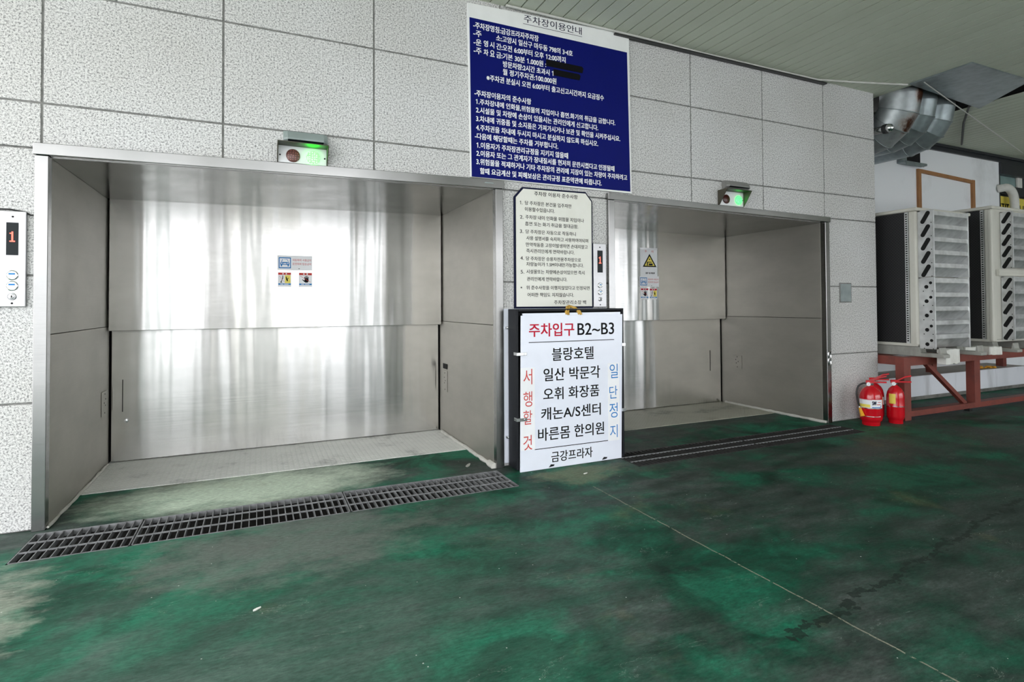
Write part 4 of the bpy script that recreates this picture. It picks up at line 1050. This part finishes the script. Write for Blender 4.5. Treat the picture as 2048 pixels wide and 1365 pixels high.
# yellow banner strip with cut-off black characters under the window
t = thing('yellow_banner', (12.4, 1.03, 2.95), 'yellow banner with black characters at the right edge, behind the white bent pipe', 'banner')
m = MB(); m.box(11.80, 14.2, 1.03, 1.045, 2.86, 3.225); m.build('banner', 'yellow_label', t)
m = MB(); rnd = random.Random(5); xx = 11.84
while xx < 14.0:
    k = rnd.choice('ㅣㅓㅜㅏ'); h = .16
    m.box(xx, xx + .022, 1.027, 1.0298, 2.93, 3.10)
    if k in 'ㅓㅏ': m.box(xx - .05 if k == 'ㅓ' else xx + .022, xx if k == 'ㅓ' else xx + .07, 1.027, 1.0298, 3.02, 3.04)
    if k == 'ㅜ': m.box(xx + .04, xx + .13, 1.027, 1.0298, 3.075, 3.10); m.prism([(xx + .07, 3.08), (xx + .10, 3.08), (xx + .12, 2.95), (xx + .09, 2.95)], 'y', 1.027, 1.0298)
    xx += rnd.choice((.075, .11, .15))
m.build('lettering', 'black_ink', t)
mb = MB(); pts = [(11.70, .99, 3.33), (11.71, .94, 3.335), (11.735, .905, 3.34)] + [(11.77 + .24 * math.sin(a), .90, 3.10 + .24 * math.cos(a)) for a in [math.pi / 2 * k / 8 for k in range(9)]] + [(12.01, .90, 2.2)]
mb.tube(pts, .066, 16); tag(mb.build('bent_pipe', 'pvc', smooth=True), 'white bent pipe coming out of the white wall above the far air conditioner', 'pipe')
# cables along the ceiling edge
mb = MB(); mb.tube([(1.9, -.045, 3.885), (2.4, -.045, 3.885), (3.2, -.04, 3.888), (4.1, -.022, 3.888), (4.9, -.025, 3.888), (5.75, -.04, 3.885), (6.2, -.16, 3.885), (6.85, -.36, 3.885)], .011, 8)
tag(mb.build('cable', 'cable', smooth=True), 'white cable run along the top of the granite wall to the patch sheet', 'cable')
mb = MB(); mb.box(3.0, 5.9, -.05, -.004, 3.855, 3.872); tag(mb.build('gap_strip', 'black', bevel=.003), 'dark strip standing for the shaded gap under the white cable at the top of the granite wall', 'strip')  # black strip put in for the dark, shaded gap
mb = MB(); mb.tube([(6.92, -.50, 3.872), (8.5, -.13, 3.86), (11.6, .60, 3.85)], .007, 6); tag(mb.build('cable', 'cable', smooth=True), 'thin pale cable slanting across the ducts to the far window', 'cable')
mb = MB(); mb.tube([(8.30, -.26, 3.872), (9.0, .15, 3.878), (10.2, .78, 3.878)], .014, 6); tag(mb.build('cable', 'cable_black', smooth=True), 'black cable under the slats right of the ducts', 'cable')

# ================================================================== fire extinguishers
def label_band(mb, c, r, z0, z1, a0, a1, n=20, t=.0012):
    inner = []; 
    def p(a, z, rr): return (c[0] + rr * math.cos(a), c[1] + rr * math.sin(a), z)
    A = [a0 + (a1 - a0) * k / n for k in range(n + 1)]
    o0 = [mb.bm.verts.new(p(a, z0, r + t)) for a in A]; o1 = [mb.bm.verts.new(p(a, z1, r + t)) for a in A]
    for k in range(n): mb._f([o0[k], o0[k + 1], o1[k + 1], o1[k]])
def extinguisher(cx, cy, r, label, face, banded, lbl, hose, tone='red_gloss', H=.43):
    t = thing('fire_extinguisher', (cx, cy, 0), label, 'fire extinguisher', 'red fire extinguishers by the stand')
    c = (cx, cy, 0)
    m = MB(); m.lathe([(r * .78, 0), (r * .80, .004), (r * .80, .035), (r * .84, .045), (r * .97, .062), (r, .085), (r, .185), (r * 1.012, .19), (r, .195), (r, H - .14), (r * .985, H - .11), (r * .90, H - .07), (r * .72, H - .035), (r * .45, H - .01), (r * .28, H), (r * .24, H + .012)], c, n=36); m.build('body', tone, t, smooth=True)
    m = MB(); m.lathe([(r * .24, H + .008), (r * .26, H + .012), (r * .26, H + .030), (r * .17, H + .034), (r * .17, H + .05)], c, n=18); m.build('valve', 'chrome', t, smooth=True)
    fx, fy = math.cos(face), math.sin(face)
    sx, sy = -fy, fx    # sideways along the grip
    for nm, zz, tl, mt in (('squeeze_lever', H + .055, .035, tone), ('carry_handle', H + .040, -.005, tone)):
        m = MB(); q = [(-.045, 0), (.02, .006), (.09, .014 + tl), (.15, .018 + tl * 1.3)]
        pr = []
        for d, hz in q:
            px, py = cx + sx * d, cy + sy * d
            w = .019 if d < .1 else .016
            pr.append([(px + fx * w, py + fy * w, zz + hz - .010), (px - fx * w, py - fy * w, zz + hz - .010), (px - fx * w, py - fy * w, zz + hz + .007), (px + fx * w, py + fy * w, zz + hz + .007)])
        m.rings(pr); m.build(nm, mt, t, bevel=.002)
    m = MB()
    g = Vector((cx + fx * r * .34 - sx * .018, cy + fy * r * .34 - sy * .018, H + .022))
    m.tube([g - Vector((fx, fy, 0)) * .02, g + Vector((fx, fy, 0)) * .006], .0215, 18); gg = m.build('gauge', 'chrome', t, smooth=True)
    m = MB(); m.tube([g + Vector((fx, fy, 0)) * .0062, g + Vector((fx, fy, 0)) * .0072], .018, 18); m.build('gauge_face', 'paper', gg)
    m = MB(); e = g + Vector((fx, fy, 0)) * .008; m.bar(e - Vector((sx * -.008, sy * -.008, -.01)), e + Vector((sx * -.008, sy * -.008, -.01)), .003, .001); m.build('gauge_needle', 'black_ink', gg)
    if banded:
        m = MB(); label_band(m, c, r + .0006, .19, .198, 0, 2 * math.pi, 36); m.build('steel_band', 'chrome', t, smooth=True)
    if lbl:
        z0, z1, a0, a1, mt = lbl
        m = MB(); label_band(m, c, r, z0, z1, a0, a1); lb = m.build('label', mt, t, smooth=True)
        return t, lb
    return t, None
FACE = math.atan2(-4.05, -6.2)     # towards the viewer's side of the yard
e1, l1 = extinguisher(6.225, -.275, .112, 'front fire extinguisher with yellow nozzle and wide white label', FACE, True, (.200, .292, FACE - 1.25, FACE + 1.15, 'paper'), True)
c1 = (6.225, -.275); r1 = .112
def curved_text(tx, a0, a1, zc, h, mat, bold, par, rr):
    vs, fs = glyphs(tx); xs = [v[0] for v in vs]; ysv = [v[1] for v in vs]
    m = MB()
    for k, sh in enumerate((-.02, -.007, .007, .02)):
        o = []
        for a, b, _ in vs:
            an = a0 + sh + (a1 - a0) * (a - min(xs)) / (max(xs) - min(xs)); z = zc + h * ((b - min(ysv)) / (max(ysv) - min(ysv)) - .5)
            o.append(m.bm.verts.new((c1[0] + (rr + k * .0001) * math.cos(an), c1[1] + (rr + k * .0001) * math.sin(an), z)))
        for f in fs: m._f([o[i] for i in f])
    return m.build('lettering', mat, par)
curved_text('SW', FACE + .12, FACE + .47, .255, .042, 'navy_ink', .04, l1, r1 + .0026)
m = MB(); label_band(m, c1 + (0,), r1 + .0012, .262, .268, FACE + .60, FACE + .95, 6); label_band(m, c1 + (0,), r1 + .0012, .236, .244, FACE + .50, FACE + .90, 6); label_band(m, c1 + (0,), r1 + .0012, .2885, .2915, FACE - 1.2, FACE + .1, 10); m.build('red_print', 'red_print', l1)
m = MB(); label_band(m, c1 + (0,), r1 + .0012, .206, .238, FACE - 1.2, FACE - .05, 10); m.build('yellow_print', 'yellow_label', l1)
m = MB(); label_band(m, c1 + (0,), r1 + .0012, .204, .213, FACE + .1, FACE + .95, 10); label_band(m, c1 + (0,), r1 + .0012, .217, .230, FACE + .88, FACE + .98, 3); m.build('blue_print', 'blue_print', l1)
sd = Vector((math.sin(FACE), -math.cos(FACE), 0)); fd = Vector((math.cos(FACE), math.sin(FACE), 0)); cc = Vector((6.225, -.275, 0))
# which way is left in the picture
sd = Vector((-.546, .838, 0))
top = cc + Vector((0, 0, .452)) + sd * .02
hp = [top, top + sd * .045 + Vector((0, 0, .004)), cc + sd * .112 + fd * .02 + Vector((0, 0, .425)), cc + sd * .132 + fd * .03 + Vector((0, 0, .36)), cc + sd * .128 + fd * .05 + Vector((0, 0, .29)), cc + sd * .108 + fd * .085 + Vector((0, 0, .205))]
sm = []
for i in range(len(hp) - 1):
    p0, p1, p2, p3 = hp[max(0, i - 1)], hp[i], hp[i + 1], hp[min(len(hp) - 1, i + 2)]
    for k in range(6):
        u = k / 6; sm.append(.5 * ((2 * p1) + (p2 - p0) * u + (2 * p0 - 5 * p1 + 4 * p2 - p3) * u * u + (3 * p1 - p0 - 3 * p2 + p3) * u ** 3))
sm.append(hp[-1])
m = MB(); m.tube([tuple(p) for p in sm], .0095, 12); m.build('hose', 'black', e1, smooth=True)
nz0 = hp[-1]; nz1 = cc + sd * .078 + fd * .118 + Vector((0, 0, .105))
m = MB(); m.tube([tuple(nz0), tuple(nz0.lerp(nz1, .14))], .013, 12); m.build('nozzle_ring', 'chrome', e1, smooth=True)
m = MB(); m.tube([tuple(nz0.lerp(nz1, .12)), tuple(nz0.lerp(nz1, .4)), tuple(nz1)], [.012, .016, .024], 14); m.build('nozzle', 'yellow', e1, smooth=True)
m = MB(); m.tube([tuple(cc + Vector((0, 0, .118)) + (.121) * (math.cos(a) * fd - math.sin(a) * sd) + Vector((0, 0, -.012 * math.cos(a)))) for a in [-1.5 + 2.3 * k / 14 for k in range(15)]], .004, 8); m.build('nozzle_wire', 'chrome', e1, smooth=True)
e2, _ = extinguisher(6.475, -.150, .100, 'middle fire extinguisher half hidden behind the front one', FACE, True, (.198, .285, FACE - .9, FACE + 1.2, 'paper'), False)
e3, _ = extinguisher(6.565, -.335, .088, 'fire extinguisher with a small yellow label, touching the red stand leg', FACE + .1, True, (.225, .335, FACE - .75, FACE - .02, 'yellow_label'), False, H=.42)

# small things lying on the floor
def flake(x, y, r, rz, label, mat='caulk', name='paper_scrap'):
    m = MB(); P = [(-r, -.2 * r), (-.3 * r, -.34 * r), (.9 * r, -.1 * r), (r, .16 * r), (.1 * r, .3 * r), (-.8 * r, .2 * r)]
    P = [(x + a * math.cos(rz) - b * math.sin(rz), y + a * math.sin(rz) + b * math.cos(rz)) for a, b in P]
    m.prism(P, 'z', .0005, .006); tag(m.build(name, mat, bevel=.001), label, 'litter')
flake(1.62, .16, .05, .9, 'dry leaf scrap on the green floor inside the wide doorway', 'rubber_grey', 'leaf_scrap')
flake(2.39, -.46, .022, .2, 'whitish chip on the ochre floor patch in front of the lightbox', 'foam', 'stone_chip')
flake(.0, -1.55, .02, .5, 'small pale chip on the green floor, left part of the picture', 'foam', 'stone_chip')

bpy.data.objects.remove(_to)
bpy.context.view_layer.update()
